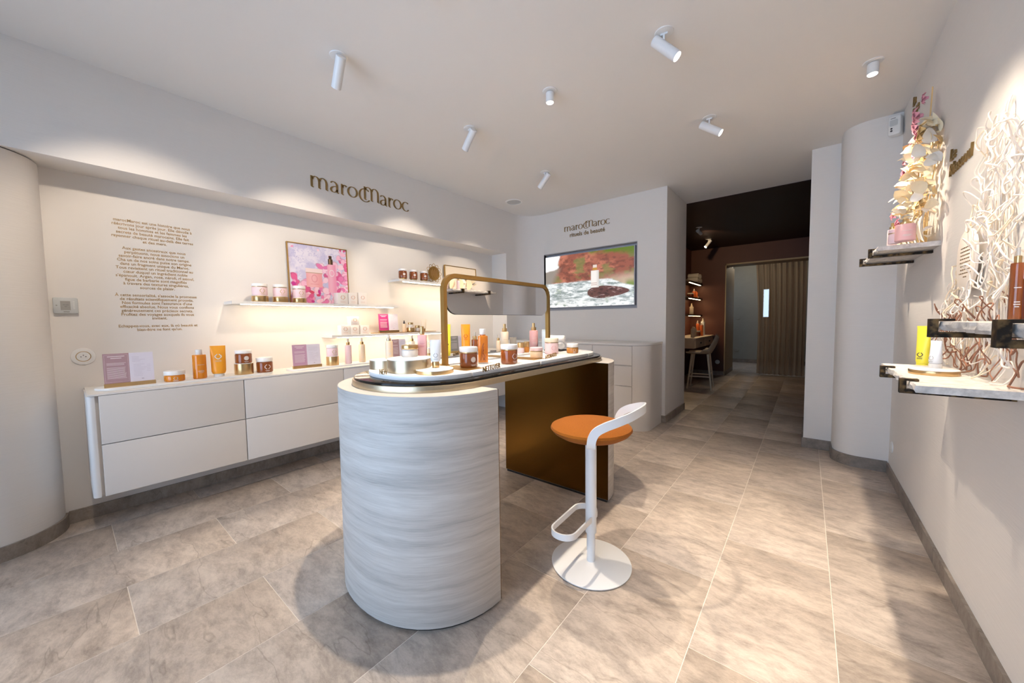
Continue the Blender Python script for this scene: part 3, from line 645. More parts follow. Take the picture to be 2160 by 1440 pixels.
# flip the far panel so that it stands proud towards the near drum
def stad(a, b_, y0, y1, n=2.2, k=24):
    return [(p[0], p[1]) for p in superD(a, b_, n, k, -1, y0)][::-1] + [(p[0], p[1]) for p in superD(a, b_, n, k, 1, y1)]
obj('brass_rim', mesh('brass_rim', *PRISM(stad(.345, .340, YA, YB2), ZG0, ZG1, bev=.003)), 'champagne', ct)
obj('glass_top', mesh('glass_top', *PRISM(stad(.338, .333, YA, YB2), ZG1-.002, ZG1+.010, bev=.004)), 'black_glass', ct)
# white slabs laid on the glass, in two rows and two ends
sa, sb_ = .285, .262
ends = superD(sa, sb_, 2.3, 24, -1, YA)
s_ = obj('slab', mesh('slab', *PRISM(ends, ZG1+.0105, ZSL, bev=.0015, bot=.001)), 'slab_white', ct)
s_ = obj('slab', mesh('slab', *PRISM(superD(sa, sb_, 2.3, 24, 1, YB2+.02), ZG1+.0105, ZSL-.001, bev=.0015, bot=.001)), 'slab_white', ct)
for x0, x1, ya, yb in ((.006, sa, YA+.010, 1.652), (.006, sa, 1.66, YB2+.013), (-sa, -.006, YA+.010, 1.652), (-sa, -.006, 1.66, YB2+.016)):
    s_ = obj('slab', mesh('slab', *PRISM(rrect(x0, x1, ya, yb, .004, 2), ZG1+.0105, ZSL-.001, bev=.0015, bot=.001)), 'slab_white', ct)
    obj('inlay', mesh('inlay', *BOX(x0+.02 if x0 > 0 else x0+.07, x0+.22 if x0 > 0 else x1-.02, ya+.012, ya+.135, ZSL-.0015, ZSL-.0002), smooth=0), 'gold_dark', s_)
# standing metal words
def word(txt, pa, pb, h, label, mat='letter_brown', z=ZSL):
    A, B = PZ(*pa, z), PZ(*pb, z); d = (B-A); d.z = 0; L_ = d.length; d.normalize(); me = text_me(txt, .03, .0018, align='LEFT')
    ex = [v.co.x for v in me.vertices]; ey = [v.co.y for v in me.vertices]
    me.transform(Matrix.Translation((-min(ex), -min(ey), 0))); me.transform(Matrix.Diagonal((L_/(max(ex)-min(ex)), h/(max(ey)-min(ey)), 1, 1)))
    nr = d.cross(Vector((0, 0, 1)))
    return tag(obj('word_sign', me, mat, mw=face_mw(d, (0, 0, 1), nr, (A.x, A.y, z+.0002))), label, 'sign')
word('NEW', (801, 789), (817, 789.5), .021, 'small standing brass word NEW on the counter end slab')
word('NETTOYER', (1019, 785), (1055, 775), .024, 'standing brass word NETTOYER on the counter front edge')
word('HYDRATER', (1151, 757), (1174, 750), .022, 'standing brass word HYDRATER on the counter front edge')
word('GOMMER', (956, 751), (970, 747), .022, 'standing brass word GOMMER on the counter rear row')
# ------------------------------------------------------------------ mirror on the counter
mr = thing('counter_mirror', 'wide brass framed mirror standing along the counter', 'mirror', (XC, 0, ZSL))
ya, yb, zt = 1.215, 2.16, 1.437-ZSL; rr = .075
path = [(0, ya, 0), (0, ya, zt-rr)]+[(0, ya+rr-rr*math.cos(q), zt-rr+rr*math.sin(q)) for q in [PI/2*i/10 for i in range(1, 11)]]+[(0, yb-rr+rr*math.sin(q), zt-rr+rr*math.cos(q)) for q in [PI/2*i/10 for i in range(0, 11)]]+[(0, yb, 0)]
obj('frame', mesh('frame', *SWEEP(path, [(-.011, -.013), (.011, -.013), (.011, .013), (-.011, .013)], upv=(1, 0, 0))), 'gold_dark', mr)
rin = rrect(ya+.012, yb-.012, 1.238-ZSL, zt-.012, .07, 10)
obj('backing', mesh('backing', *xf(PRISM(rin, -.006, .002), face_mw(*LEFTW, (0, 0, 0)))), 'dark', mr)
rin2 = rrect(ya+.013, yb-.013, 1.240-ZSL, zt-.013, .069, 10)
obj('mirror_glass', mesh('mirror_glass', *xf(PRISM(rin2, .002, .006), face_mw(*LEFTW, (0, 0, 0))), smooth=0), 'mirror', mr)
for y_ in (ya, yb): obj('foot', mesh('foot', *BOX(-.016, .016, y_-.016, y_+.016, 0, .004), smooth=0), 'gold_dark', mr)
# ------------------------------------------------------------------ bar stool
sx, sy = PZ(1245, 1182, .01).x+.004, PZ(1245, 1182, .01).y
st = thing('bar_stool', 'white swivel bar stool with round orange seat and looped backrest', 'stool', (sx, sy, 0))
obj('base', mesh('base', *LATHE([(.186, 0.004), (.1925, .005), (.193, .009), (.188, .011), (.05, .0125), (.028, .016), (0, .016)], 64)), 'white_metal', st)
obj('base_pad', mesh('base_pad', *LATHE([(.184, 0), (.187, .004), (0, .004)], 64)), 'dark', st)
obj('lower_pole', mesh('lower_pole', *LATHE([(.0205, .012), (.0205, .22)], 28)), 'white_metal', st)
obj('upper_pole', mesh('upper_pole', *LATHE([(.022, .158), (.0262, .160), (.0268, .163), (.0268, .619), (0, .619)], 28)), 'white_metal', st)
zse = .677
obj('seat', mesh('seat', *LATHE([(0, -.048), (.10, -.046), (.15, -.034), (.180, -.016), (.194, .002), (.190, .012), (.165, .024), (.11, .033), (0, .037)], 64)), 'seat_orange', st, loc=(0, 0, zse))
# footrest loop through the pole
loop = []
fr_ = rrect(-.105, .012, -.235, .085, .055, 8)
obj('footrest', mesh('footrest', *SWEEP([(p[0], p[1], .235) for p in fr_], [(-.004, -.014), (.004, -.014), (.004, .014), (-.004, .014)], closed=True)), 'white_metal', st, rot=(0, 0, math.radians(2)))
# backrest band: starts under the seat on both sides and loops round the back
az = math.radians(7); bx_, by_ = Vector((math.cos(az), math.sin(az), 0)), Vector((-math.sin(az), math.cos(az), 0))
half = [(.004, .010, .624), (.026, .072, .624), (.046, .130, .629), (.062, .172, .641), (.070, .192, .664), (.078, .199, .695), (.096, .199, .725), (.130, .188, .748), (.175, .162, .768), (.215, .120, .785), (.240, .062, .797)]
cp = [(a_, -b_, c_) for a_, b_, c_ in half]+[(.248, 0, .800)]+half[::-1]
path = spline([bx_*a_+by_*b_+Vector((0, 0, c_)) for a_, b_, c_ in cp], 8)
# flat strip whose face follows the loop
V, Fc = [], []; n = len(path)
prevn = None
for i in range(n):
    t_ = (path[min(i+1, n-1)]-path[max(i-1, 0)]).normalized(); c_ = path[i]-Vector((0, 0, .70)); rad = Vector((path[i].x, path[i].y, 0))
    if path[i].z < .63: o_ = Vector((0, 0, -1))
    else:
        k = min(1, (path[i].z-.63)/.04); o_ = (rad.normalized()*k+Vector((0, 0, -1))*(1-k))
    side = t_.cross(o_).normalized(); nn = side.cross(t_).normalized()
    for a_, b_ in ((-.019, -.0035), (.019, -.0035), (.019, .0035), (-.019, .0035)): V.append(path[i]+side*a_+nn*b_)
for i in range(n-1):
    for k in range(4): l = (k+1) % 4; Fc.append([i*4+k, i*4+l, i*4+4+l, i*4+4+k])
Fc += [[3, 2, 1, 0], [n*4-4, n*4-3, n*4-2, n*4-1]]
obj('backrest', mesh('backrest', V, Fc), 'white_metal', st)
# ------------------------------------------------------------------ niche shelves with light strips
def shelf(name, pl, pr_, ztop, label, xf_=-3.262, thick=.022):
    y0, y1 = pl, pr_
    t = thing('wall_shelf', label, 'shelf', (XL, y0, ztop), 0, 'off-white shelves in the niche')
    d = xf_-XL; L_ = y1-y0
    obj('board', mesh('board', *BOX(.0005, d, 0, L_, -thick, 0), smooth=0), 'shelf', t)
    obj('light_strip', mesh('light_strip', *BOX(d-.030, d-.022, .06, L_-.06, -thick-.003, -thick-.0003), smooth=0), 'led', t)
    return t
yA0, yA1 = PX(472, 636, XL).y, PX(843, 650, -3.262).y; zA = PX(491, 634, -3.262).z
yB0, yB1 = PX(678, 708, XL).y, 2.83; zB = PX(720, 706.5, -3.262).z
yC0, yC1 = PX(818, 592, XL).y, 3.62; zC = PX(845, 588, -3.262).z
shelf('A', yA0, yA1, zA, 'off-white lit wall shelf carrying the framed rose poster')
shelf('B', yB0, yB1, zB, 'off-white lit wall shelf carrying the magenta info card')
shelf('C', yC0, yC1, zC, 'off-white lit wall shelf carrying the brass filigree rosette')
# framed poster on shelf A
def paint_poster(u, v):
    n = vnoise(u, v, 6, 31); n2 = vnoise(u, v, 14, 33); n3 = vnoise(u, v, 40, 35, 2)
    P_ = mixc(np.ones(u.shape+(3,))*lin((205, 200, 228)), lin((232, 226, 240)), ss(.35, .65, n)); P_ = mixc(P_, lin((178, 172, 214)), ss(.5, .47, np.abs(n2-.5)*14)*.0+ss(.52, .505, np.abs(n2-.5)+.5)*.8)
    rs = np.random.RandomState(4)
    def petals(k, cond, cols, rmin, rmax, P_):
        for _ in range(k):
            cu, cv = rs.rand(2)
            if not cond(cu, cv): continue
            r = rmin+(rmax-rmin)*rs.rand(); a = rs.rand()*PI; du, dv = u-cu, v-cv; e1 = du*math.cos(a)+dv*math.sin(a); e2 = -du*math.sin(a)+dv*math.cos(a)
            q = (e1/r)**2+(e2/(r*(.5+.4*rs.rand())))**2; c_ = lin(cols[rs.randint(len(cols))]); P_ = mixc(P_, c_*.72, ss(1.25, 1.0, q)*.8); P_ = mixc(P_, c_, ss(1.0, .75, q+(e1/r)*.3))
        return P_
    PK = [(244, 190, 214), (238, 158, 196), (250, 214, 228), (232, 128, 180), (246, 200, 220), (224, 96, 150)]
    P_ = petals(300, lambda a, c: c < .52-.15*math.sin(a*3)+(a > .5)*.3+(a > .85)*.2, PK, .03, .075, P_); P_ = petals(26, lambda a, c: c > .8, PK, .02, .05, P_)
    P_ = petals(20, lambda a, c: c < .45, [(206, 60, 150), (214, 74, 110)], .02, .05, P_)
    jr = (np.abs(u-.405) < .135); P_ = mixc(P_, lin((240, 168, 172)), (jr & (v > .28) & (v < .53))*1.); P_ = mixc(P_, lin((250, 206, 208)), (jr & (v > .28) & (v < .53))*ss(.14, .0, np.abs(u-.37))*.6)
    P_ = mixc(P_, lin((246, 224, 220)), ((np.abs(u-.405) < .142) & (v > .53) & (v < .605))*1.); P_ = mixc(P_, lin((208, 170, 150)), ((np.abs(u-.405) < .14) & (np.abs(v-.528) < .008))*1.)
    P_ = mixc(P_, lin((226, 130, 140)), (jr & (np.abs(v-.335) < .004) & (np.abs(u-.405) < .07))*.8); rr_ = np.hypot((u-.405)/.045, (v-.43)/.06); P_ = mixc(P_, lin((226, 140, 150)), ss(.18, .1, np.abs(rr_-1))*.7)
    bo = (np.abs(u-.715) < .075) & (v > .20) & (v < .705); P_ = mixc(P_, lin((242, 160, 190)), bo*1.); P_ = mixc(P_, lin((252, 204, 218)), bo*ss(.08, 0, np.abs(u-.69))*.6); P_ = mixc(P_, lin((250, 226, 230)), bo*ss(.16, .1, np.abs(np.hypot((u-.715)/.04, (v-.55)/.055)-1)))
    P_ = mixc(P_, lin((84, 58, 40)), ((np.abs(u-.70) < .042) & (v > .705) & (v < .80))*1.); P_ = mixc(P_, lin((186, 150, 110)), ((np.abs(u-.69) < .010) & (v > .705) & (v < .80))*1.); P_ = mixc(P_, lin((70, 48, 34)), ((np.abs(u-.70) < .028) & (v >= .80) & (v < .86))*1.)
    return P_
pa, pb = PX(604, 509, XL+.03), PX(731, 526, XL+.03)
pw = pb.y-pa.y; ph = (pa.z+pb.z)/2-zA
ps = thing('framed_poster', 'square rose petal poster in thin brass frame on shelf', 'poster', (XL+.038, pa.y, zA))
mt = Matrix.Rotation(math.radians(-3), 4, 'Y') @ face_mw(*LEFTW, (0, 0, 0))
obj('frame', mesh('frame', *xf(join(BOX(0, .007, 0, ph, 0, .02), BOX(pw-.007, pw, 0, ph, 0, .02), BOX(.007, pw-.007, 0, .007, 0, .02), BOX(.007, pw-.007, ph-.007, ph, 0, .02)), mt), smooth=0), 'gold_dark', ps)
obj('backing', mesh('backing', *xf(BOX(.006, pw-.006, .006, ph-.006, .004, .012), mt), smooth=0), 'card_white', ps)
obj('picture', picture('picture', pw-.014, ph-.014, 260, 260, paint_poster), 'poster_picture', ps, mw=mt @ Matrix.Translation((.007, .007, .0128)))
# second frame on shelf C
pa, pb = PX(937, 559, XL+.03), PX(1003, 567, XL+.03); pw = pb.y-pa.y; ph = (pa.z+pb.z)/2-zC
ps = thing('framed_poster', 'plain pale picture in thin brass frame behind the counter mirror', 'poster', (XL+.03, pa.y, zC))
obj('frame', mesh('frame', *xf(join(BOX(0, .007, 0, ph, 0, .02), BOX(pw-.007, pw, 0, ph, 0, .02), BOX(.007, pw-.007, 0, .007, 0, .02), BOX(.007, pw-.007, ph-.007, ph, 0, .02)), mt), smooth=0), 'gold_dark', ps)
obj('picture', mesh('picture', *xf(BOX(.006, pw-.006, .006, ph-.006, .004, .012), mt), smooth=0), 'cream', ps)
# ------------------------------------------------------------------ product builders
def fit(xl, xr, yt, yb, z=None, x=None, zb=None):
    """base centre, radius and height of an upright thing from its picture box and what it stands on"""
    cx = (xl+xr)/2
    if z is not None:
        p = PZ(cx, yb, z); d = Vector((p.x, p.y, 0)).normalized(); r = (xr-xl)/2*depth(p)/F; c = p+d*r; r = (xr-xl)/2*depth(c)/F; zb = z
    else:
        c = PX(cx, (yt+yb)/2, x); r = (xr-xl)/2*depth(c)/F; c.z = zb
    h = hgt(c-Vector((c.x, c.y, 0)).normalized()*(r if hgt(c, cx, yt) > H else -r*.0), cx, yt)-zb
    return Vector((c.x, c.y, zb)), r, h
def toward(c, extra=0.): return math.atan2(-c.y, -c.x)+extra
def emblem(rad, s, z, mat, parent, ang=0., kind='ring'):
    """flat four-lobed mark wrapped on the front of a round body (front is local +x)"""
    P = []
    n = 28
    for i in range(n):
        q = 2*PI*i/n; k = s*(1+.16*abs(math.cos(2*q))) if kind == 'ring' else s*(.82+.22*(i % 2))
        P.append((k*math.cos(q), k*math.sin(q)))
    def w(u, v, d): a = ang+u/rad; return ((rad+d)*math.cos(a), (rad+d)*math.sin(a), z+v)
    V, Fc = [], []
    for u, v in P: V.append(w(u, v, .0006))
    if kind == 'ring':
        for u, v in P: V.append(w(u*.76, v*.76, .0006))
        for i in range(n):
            if i in (5, 6, 7, 20, 21): continue
            j = (i+1) % n; Fc.append([i, j, n+j, n+i])
    else:
        V.append(w(0, 0, .0006))
        for i in range(n): Fc.append([i, (i+1) % n, n])
    return obj('emblem', mesh('emblem', V, Fc, smooth=0), mat, parent)
def lines(rad, hw, zs, mat, parent, ang=0.):
    V, Fc = [], []
    for z_, wd in zs:
        n = 8; k = len(V)
        for i in range(n+1):
            a = ang+(-1+2*i/n)*hw*wd/rad
            for dz in (-.0009, .0009): V.append(((rad+.0006)*math.cos(a), (rad+.0006)*math.sin(a), z_+dz))
        for i in range(n): Fc.append([k+2*i, k+2*i+2, k+2*i+3, k+2*i+1])
    return obj('print', mesh('print', V, Fc, smooth=0), mat, parent)
def jar(label, c, r, h, body, lid='lid_white', lidh=.28, mark=None, group=None, cat='jar', kind='ring', collar=None, markang=.35, name='cream_jar'):
    t = thing(name, label, cat, c, toward(c), group); lh = h*lidh; bh = h-lh
    b_ = obj('body', mesh('body', *LATHE([(0, .0005), (r*.90, 0), (r*.97, .004), (r*.985, .010), (r*.985, bh-.006), (r*.93, bh-.001), (r*.85, bh+.003), (0, bh+.003)], 36)), body, t)
    if collar: obj('collar', mesh('collar', *LATHE([(r*.97, bh-.002), (r*.97, bh+.003), (r*.9, bh+.003)], 36)), collar, t)
    obj('lid', mesh('lid', *LATHE([(r*.96, bh+.002), (r*.995, bh+.004), (r, bh+.006), (r, h-.004), (r*.975, h-.001), (r*.9, h), (0, h)], 36)), lid, t)
    if mark: emblem(r*.985, min(bh*.24, r*.32), bh*.54, mark, b_, markang, kind); lines(r*.985, r*.3, [(bh*.20, 1.), (bh*.14, .7)], mark, b_, markang)
    return t
def tube(label, c, r, h, body, cap='white_plastic', caph=.10, mark=None, group=None, rz=None, capr=.72, markz=.62):
    t = thing('cosmetic_tube', label, 'tube', c, toward(c) if rz is None else rz, group); ch = h*caph; n = 36
    obj('cap', mesh('cap', *LATHE([(r*capr*.97, 0), (r*capr, .002), (r*capr, ch-.001), (r*capr*.96, ch), (0, ch)], 32)), cap, t)
    rings = []
    for k in range(13):
        s = k/12; z_ = ch+.001+(h-ch-.001)*s; e = max(.03, (1-s)**.75) if s > .02 else 1; a = r*(.86 if k == 0 else 1.) * (1+.05*s); b_ = r*.92*e+.0012
        if k == 0: b_ = r*.84
        rings.append([(b_*math.cos(2*PI*i/n), a*math.sin(2*PI*i/n), z_) for i in range(n)])
    bo = obj('body', mesh('body', *LOFT(rings)), body, t)
    obj('crimp', mesh('crimp', *BOX(-.0014, .0014, -r*1.05, r*1.05, h-.008, h+.001), smooth=0), body, t)
    if mark:
        z_ = ch+(h-ch)*markz; bz = r*.92*max(.03, (1-markz)**.75)+.0012; mt_ = Matrix.Translation((bz+.0012, 0, z_)) @ Matrix.Rotation(-math.atan2(r*.8, h), 4, 'Y') @ face_mw((0, 1, 0), (0, 0, 1), (1, 0, 0), (0, 0, 0)); s = r*.42
        P = [((s*(1+.16*abs(math.cos(2*q)))*math.cos(q), s*(1+.16*abs(math.cos(2*q)))*math.sin(q)) ) for q in [2*PI*i/24 for i in range(24)]]
        V = [(p[0], p[1], 0) for p in P]+[(p[0]*.68, p[1]*.68, 0) for p in P]; Fc = [[i, (i+1) % 24, 24+(i+1) % 24, 24+i] for i in range(24) if i not in (5, 6)]
        k = len(V)
        for dz in (-1.6, -1.85, -2.1): V += [(-s, dz*s, -dz*0), (s, dz*s, 0), (s, dz*s+.0012, 0), (-s, dz*s+.0012, 0)]; Fc.append([k, k+1, k+2, k+3]); k += 4
        obj('print', mesh('print', *xf((V, Fc), mt_), smooth=0), mark, bo)
    return t
def spray(label, c, r, h, body, cap='gold', top='clear_cap', caph=.27, mark=None, group=None, name='spray_bottle', neck=.55):
    nf = .98 if name == 'cosmetic_bottle' else .55
    t = thing(name, label, 'bottle', c, toward(c), group); bh = h*(1-caph)
    b_ = obj('body', mesh('body', *LATHE([(0, .0005), (r*.92, 0), (r, .004), (r, bh-.006), (r*.93, bh-.001), (r*neck, bh), (0, bh)], 32)), body, t)
    obj('collar', mesh('collar', *LATHE([(r*neck*.98, bh), (r*neck, bh+.001), (r*neck, bh+(h-bh)*.42), (r*neck*.8, bh+(h-bh)*.45), (0, bh+(h-bh)*.45)], 28)), cap, t)
    obj('nozzle', mesh('nozzle', *LATHE([(r*neck*nf, bh+(h-bh)*.45), (r*neck*nf, bh+(h-bh)*.90), (r*neck*nf*.92, h), (0, h)], 24)), top, t)
    if mark: lines(r, r*.5, [(bh*.58, 1.), (bh*.34, .8), (bh*.30, .9), (bh*.26, .6)], mark, b_, .2)
    return t
def riser(label, c, r, h, mat='gold', group='round brass risers', a=1., rz=0, top='tray'):
    t = thing('display_riser', label, 'riser', c, rz, group)
    n = 48; P = [(r*math.cos(2*PI*i/n), r*a*math.sin(2*PI*i/n)) for i in range(n)]
    obj('drum', mesh('drum', *PRISM(P, 0, h-.0025, bev=.001, bot=.001)), mat, t); obj('top_disc', mesh('top_disc', *PRISM([(p[0]*.985, p[1]*.985) for p in P], h-.0025, h, bev=.0008)), top, t)
    return t
def carton(label, loc, w, d, h, group='white cube cartons'):
    t = thing('product_box', label, 'box', loc, 0, group)
    b_ = obj('carton', mesh('carton', *PRISM(rrect(-d, 0, 0, w, .0015, 2), 0, h, bev=.001, bot=.001)), 'carton', t)
    s = w*.20; P = [(w/2+s*(1+.14*abs(math.cos(2*q)))*math.cos(q), h*.60+s*(1+.14*abs(math.cos(2*q)))*math.sin(q)) for q in [2*PI*i/24 for i in range(24)]]
    V = [(p[0], p[1], 0) for p in P]+[(w/2+(p[0]-w/2)*.72, h*.60+(p[1]-h*.60)*.72, 0) for p in P]; Fc = [[i, (i+1) % 24, 24+(i+1) % 24, 24+i] for i in range(24) if i not in (5, 6, 17)]
    k = 48
    for z_ in (.2, .15, .27): V += [(w*.25, h*z_, 0), (w*.75, h*z_, 0), (w*.75, h*z_+.0012, 0), (w*.25, h*z_+.0012, 0)]; Fc.append([k, k+1, k+2, k+3]); k += 4
    obj('print', mesh('print', *xf((V, Fc), face_mw(*LEFTW, (.0006, 0, 0))), smooth=0), 'carton_ring', b_)
    return t
def infocard(label, base, w, h, left, rz=0, lean=-4, split=.5, title=None):
    """double card standing in a brass bar, facing +x, base = near end of the bar"""
    t = thing('info_card', label, 'card', base, rz, 'double info cards in brass bars'); bh = h*.115
    obj('bar', mesh('bar', *BOX(-.016, .004, 0, w, 0, bh), smooth=0), 'gold', t)
    mt = Matrix.Translation((-.004, 0, bh*.3)) @ Matrix.Rotation(math.radians(lean), 4, 'Y') @ face_mw(*LEFTW, (0, 0, 0)); ch = h-bh*.3
    rs = random.Random(label)
    for x0, x1, mat, lm, dense in ((.002, w*split, left, 'card_line', 1), (w*split, w-.004, 'card_white', 'card_line_dark', 0)):
        pn = obj('panel', mesh('panel', *xf(BOX(x0, x1, 0, ch, -.002, 0), mt), smooth=0), mat, t)
        V, Fc = [], []; k = 0; cw = x1-x0
        def q(a, b_, c_, d_):
            nonlocal k
            V.extend([(a, c_, .0005), (b_, c_, .0005), (b_, d_, .0005), (a, d_, .0005)]); Fc.append([k, k+1, k+2, k+3]); k += 4
        lh = ch*.011
        if dense:
            for z_, f_ in ((.90, .66), (.845, .42)): q(x0+cw*(.5-f_/2), x0+cw*(.5+f_/2), ch*z_, ch*z_+lh*1.7)
            zz = [.70, .67, .64]+[.56-.03*i for i in range(12)]
            for z_ in zz: q(x0+cw*.13, x0+cw*(.80+.08*rs.random()), ch*z_, ch*z_+lh*.8)
            for e_ in (.05, .95): q(x0+cw*e_, x0+cw*e_+.0006, ch*.12, ch*.95)
            for e_ in (.12, .95): q(x0+cw*.05, x0+cw*.95, ch*e_, ch*e_+.0006)
        else:
            for i in range(4): q(x0+cw*.12, x0+cw*(.3+.55*rs.random()), ch*(.86-.045*i), ch*(.86-.045*i)+lh*.7)
            for i in range(9): q(x0+cw*.16, x0+cw*(.45+.3*rs.random()), ch*(.62-.045*i), ch*(.62-.045*i)+lh*.6)
            for i in range(5): q(x0+cw*.7, x0+cw*.86, ch*(.60-.05*i), ch*(.60-.05*i)+lh*.6)
            q(x0+cw*.46, x0+cw*.56, ch*.15, ch*.15+cw*.06)
        obj('print', mesh('print', *xf((V, Fc), mt), smooth=0), lm, pn)
    return t
def tray(label, loc, length, wid, h, mat='tray', rz=0, group=None, r=None):
    t = tag(obj('display_tray', mesh('display_tray', *PRISM(rrect(-wid/2, wid/2, 0, length, (r or wid/2)*.999, 10), 0, h, bev=.002, bot=.001)), mat, loc=loc, rot=(0, 0, rz)), label, 'tray', group)
    return t
# ------------------------------------------------------------------ cabinet-top row (niche)
ZW = ZCT; ZT = ZW+.012
a, c = PZ(198, 818, ZT), PZ(584, 784, ZT); L1 = c.y-a.y
TX = -3.235
tray('long white oblong tray on the worktop with orange products', (TX, a.y-.0, ZW+.0002), L1, .20, .0118, group='oblong white trays')
a2 = PZ(601, 778, ZT); tray('long white oblong tray on the worktop with pink products', (TX, a2.y, ZW+.0002), .98, .20, .0118, group='oblong white trays')
tray('long white oblong tray on the worktop behind the counter mirror', (TX, a2.y+1.05, ZW+.0002), .86, .20, .0118, group='oblong white trays')
def yat(px_, zz, xw):
    """y on the vertical plane x=xw where picture column px_ meets height zz"""
    lo, hi = -.5, 6.
    def colx(y_): v = Vector((xw, y_, zz))-O; return 1080+F*v.dot(rt)/v.dot(fw)
    for _ in range(50):
        mid = (lo+hi)/2
        if colx(mid) < px_: lo = mid
        else: hi = mid
    return (lo+hi)/2
def put(xl, xr, yt, zb, xw):
    """base centre, radius, height of an upright thing standing at depth plane x=xw on height zb"""
    y_ = yat((xl+xr)/2, zb, xw); c = Vector((xw, y_, zb)); r = (xr-xl)/2*depth(c)/F; return c, r, max(.01, hgt(c, (xl+xr)/2, yt)-zb)
infocard('mauve and white info card next to the low orange jar', Vector((-3.19, yat(220, ZT, -3.19), ZT)), yat(329, ZT, -3.19)-yat(220, ZT, -3.19), hgt(Vector((-3.19, yat(275, ZT, -3.19), 0)), 275, 744)-ZT, 'mauve')
c, r, h = put(352, 386, 781, ZT, -3.21); jar('low orange gel jar with white lid on the long tray', c, r, h, 'orange_gel', lidh=.42, mark='mark_white', markang=.1)
c, r, h = put(411, 434, 737, ZT, -3.22); spray('tall orange bottle with white cap on the long tray', c, r, h, 'orange_gel', 'white_plastic', 'white_plastic', .17, 'mark_white', name='cosmetic_bottle', neck=.5)
c, r, h = put(450, 475, 729, ZT, -3.22); tube('orange tube standing on its white cap on the long tray', c, r*.98, h, 'orange', mark='mark_white')
c, r, h = put(499, 532, 765, ZT, -3.22); riser('brass riser under the brown jar at the long tray end', c, r, h); c2 = c+Vector((0, 0, h)); _, r2, h2 = put(499, 530, 738, ZT+h, -3.22); jar('brown glass jar with white lid standing on a brass riser', c2, r2*.97, h2, 'amber_jar', mark='mark_white', kind='star', lidh=.27)
c, r, h = put(544, 574, 753, ZT, -3.21); jar('brown glass jar with white lid at the tip of the tray', c, r, h, 'amber_jar', mark='mark_white', lidh=.30)
infocard('mauve pink info card next to the pink jar on riser', Vector((-3.20, yat(619, ZT, -3.20), ZT)), yat(679, ZT, -3.20)-yat(619, ZT, -3.20), hgt(Vector((-3.20, yat(650, ZT, -3.20), 0)), 650, 726)-ZT, 'mauve_pink')
c, r, h = put(690, 714, 750.5, ZT, -3.22); riser('brass riser under the pink jar on the worktop tray', c, r, h); jar('pink jar with white lid on brass riser beside the info card', c+Vector((0, 0, h)), r*.94, hgt(c, 702, 727)-ZT-h, 'pink_light', lidh=.28, mark='mark_gold')
c, r, h = put(729, 742, 713, ZT, -3.22); spray('pink spray bottle with gold collar on the worktop tray', c, r, h, 'pink_light', mark='mark_white')
c, r, h = put(758, 771, 712, ZT, -3.22); spray('peach spray bottle with gold collar on the worktop tray', c, r, h, 'peach', mark='mark_white')
infocard('mauve info card behind the near end of the counter', Vector((-3.20, yat(829, ZT, -3.20), ZT)), yat(859, ZT, -3.20)-yat(829, ZT, -3.20), hgt(Vector((-3.20, yat(845, ZT, -3.20), 0)), 845, 715)-ZT, 'mauve')
c, r, h = put(864, 876, 707, ZT, -3.22); spray('cream spray bottle with gold collar behind the gold lidded jar', c, r, h, 'cream', mark='mark_gold')
c, r, h = put(899, 909, 739, ZT, -3.22); riser('small brass riser on the worktop behind the pink bottle', c, r, .03); jar('small cream jar on brass riser behind the pink bottle', c+Vector((0, 0, .03)), r*.9, .055, 'cream', mark='mark_gold')
infocard('grey and white info card on the worktop behind the mirror', Vector((-3.20, yat(951, ZT, -3.20), ZT)), yat(992, ZT, -3.20)-yat(951, ZT, -3.20), hgt(Vector((-3.20, yat(970, ZT, -3.20), 0)), 970, 708)-ZT, 'card_grey', split=.42)
# ------------------------------------------------------------------ shelf A
XA = -3.345
for xl, xr, yt, n_ in ((534, 564, 597, 'nearest the free shelf end'), (578, 606, 599, 'between two others'), (619, 645, 602, 'overlapping the rose poster')):
    c, r, h = put(xl, xr, 623, zA, XA+.02); hr = hgt(c, (xl+xr)/2, yt+26.5)-zA
    riser('low brass riser of the pink shelf jar '+n_, c, r, hr); jar('pink jar with white lid on low brass riser '+n_, c+Vector((0, 0, hr)), r*.94, hgt(c-Vector((c.x, c.y, 0)).normalized()*r, (xl+xr)/2, yt)-zA-hr, 'pink_light', lidh=.27, mark='mark_gold', collar='gold')
xw = -3.30
for i, (xa, xb) in enumerate(((713, 735), (736, 755), (757, 775))):
    ya_, yb_ = yat(xa, zA, xw), yat(xb, zA, xw); carton(['white cube carton touching the rose poster, first of its row', 'white cube carton on the poster shelf between two others', 'white cube carton ending the row on the poster shelf'][i], Vector((xw, ya_, zA)), yb_-ya_-.002, .075, hgt(Vector((xw, ya_, 0)), xa, 617)-zA, group='row of white cartons on poster shelf')
# ------------------------------------------------------------------ shelf B
bw = None
for i, (xa, xb) in enumerate(((720, 739.5), (740, 759), (761, 780))):
    ya_, yb_ = yat(xa, zB, xw), yat(xb, zB, xw); bh_ = hgt(Vector((xw, ya_, 0)), xa, 686)-zB; carton(['white cube carton at the free end of the pyramid base', 'white cube carton in the middle of the pyramid base', 'white cube carton of the pyramid base beside the brass tray'][i], Vector((xw, ya_, zB)), yb_-ya_-.002, .075, bh_, group='bottom row of carton pyramid')
ya_, yb_ = yat(741, zB+.06, xw), yat(758.5, zB+.06, xw); carton('single white cube carton on top of the carton pyramid', Vector((xw-.003, ya_, zB+bh_)), yb_-ya_, .072, bh_, group=None)
a_, b_ = yat(787, zB+.006, -3.34), yat(919, zB+.006, -3.34)
tray('long brass oval tray on the lowest wall shelf', (-3.362, a_, zB+.0002), b_-a_, .16, .007, 'gold', r=.075)
zt_ = zB+.0074
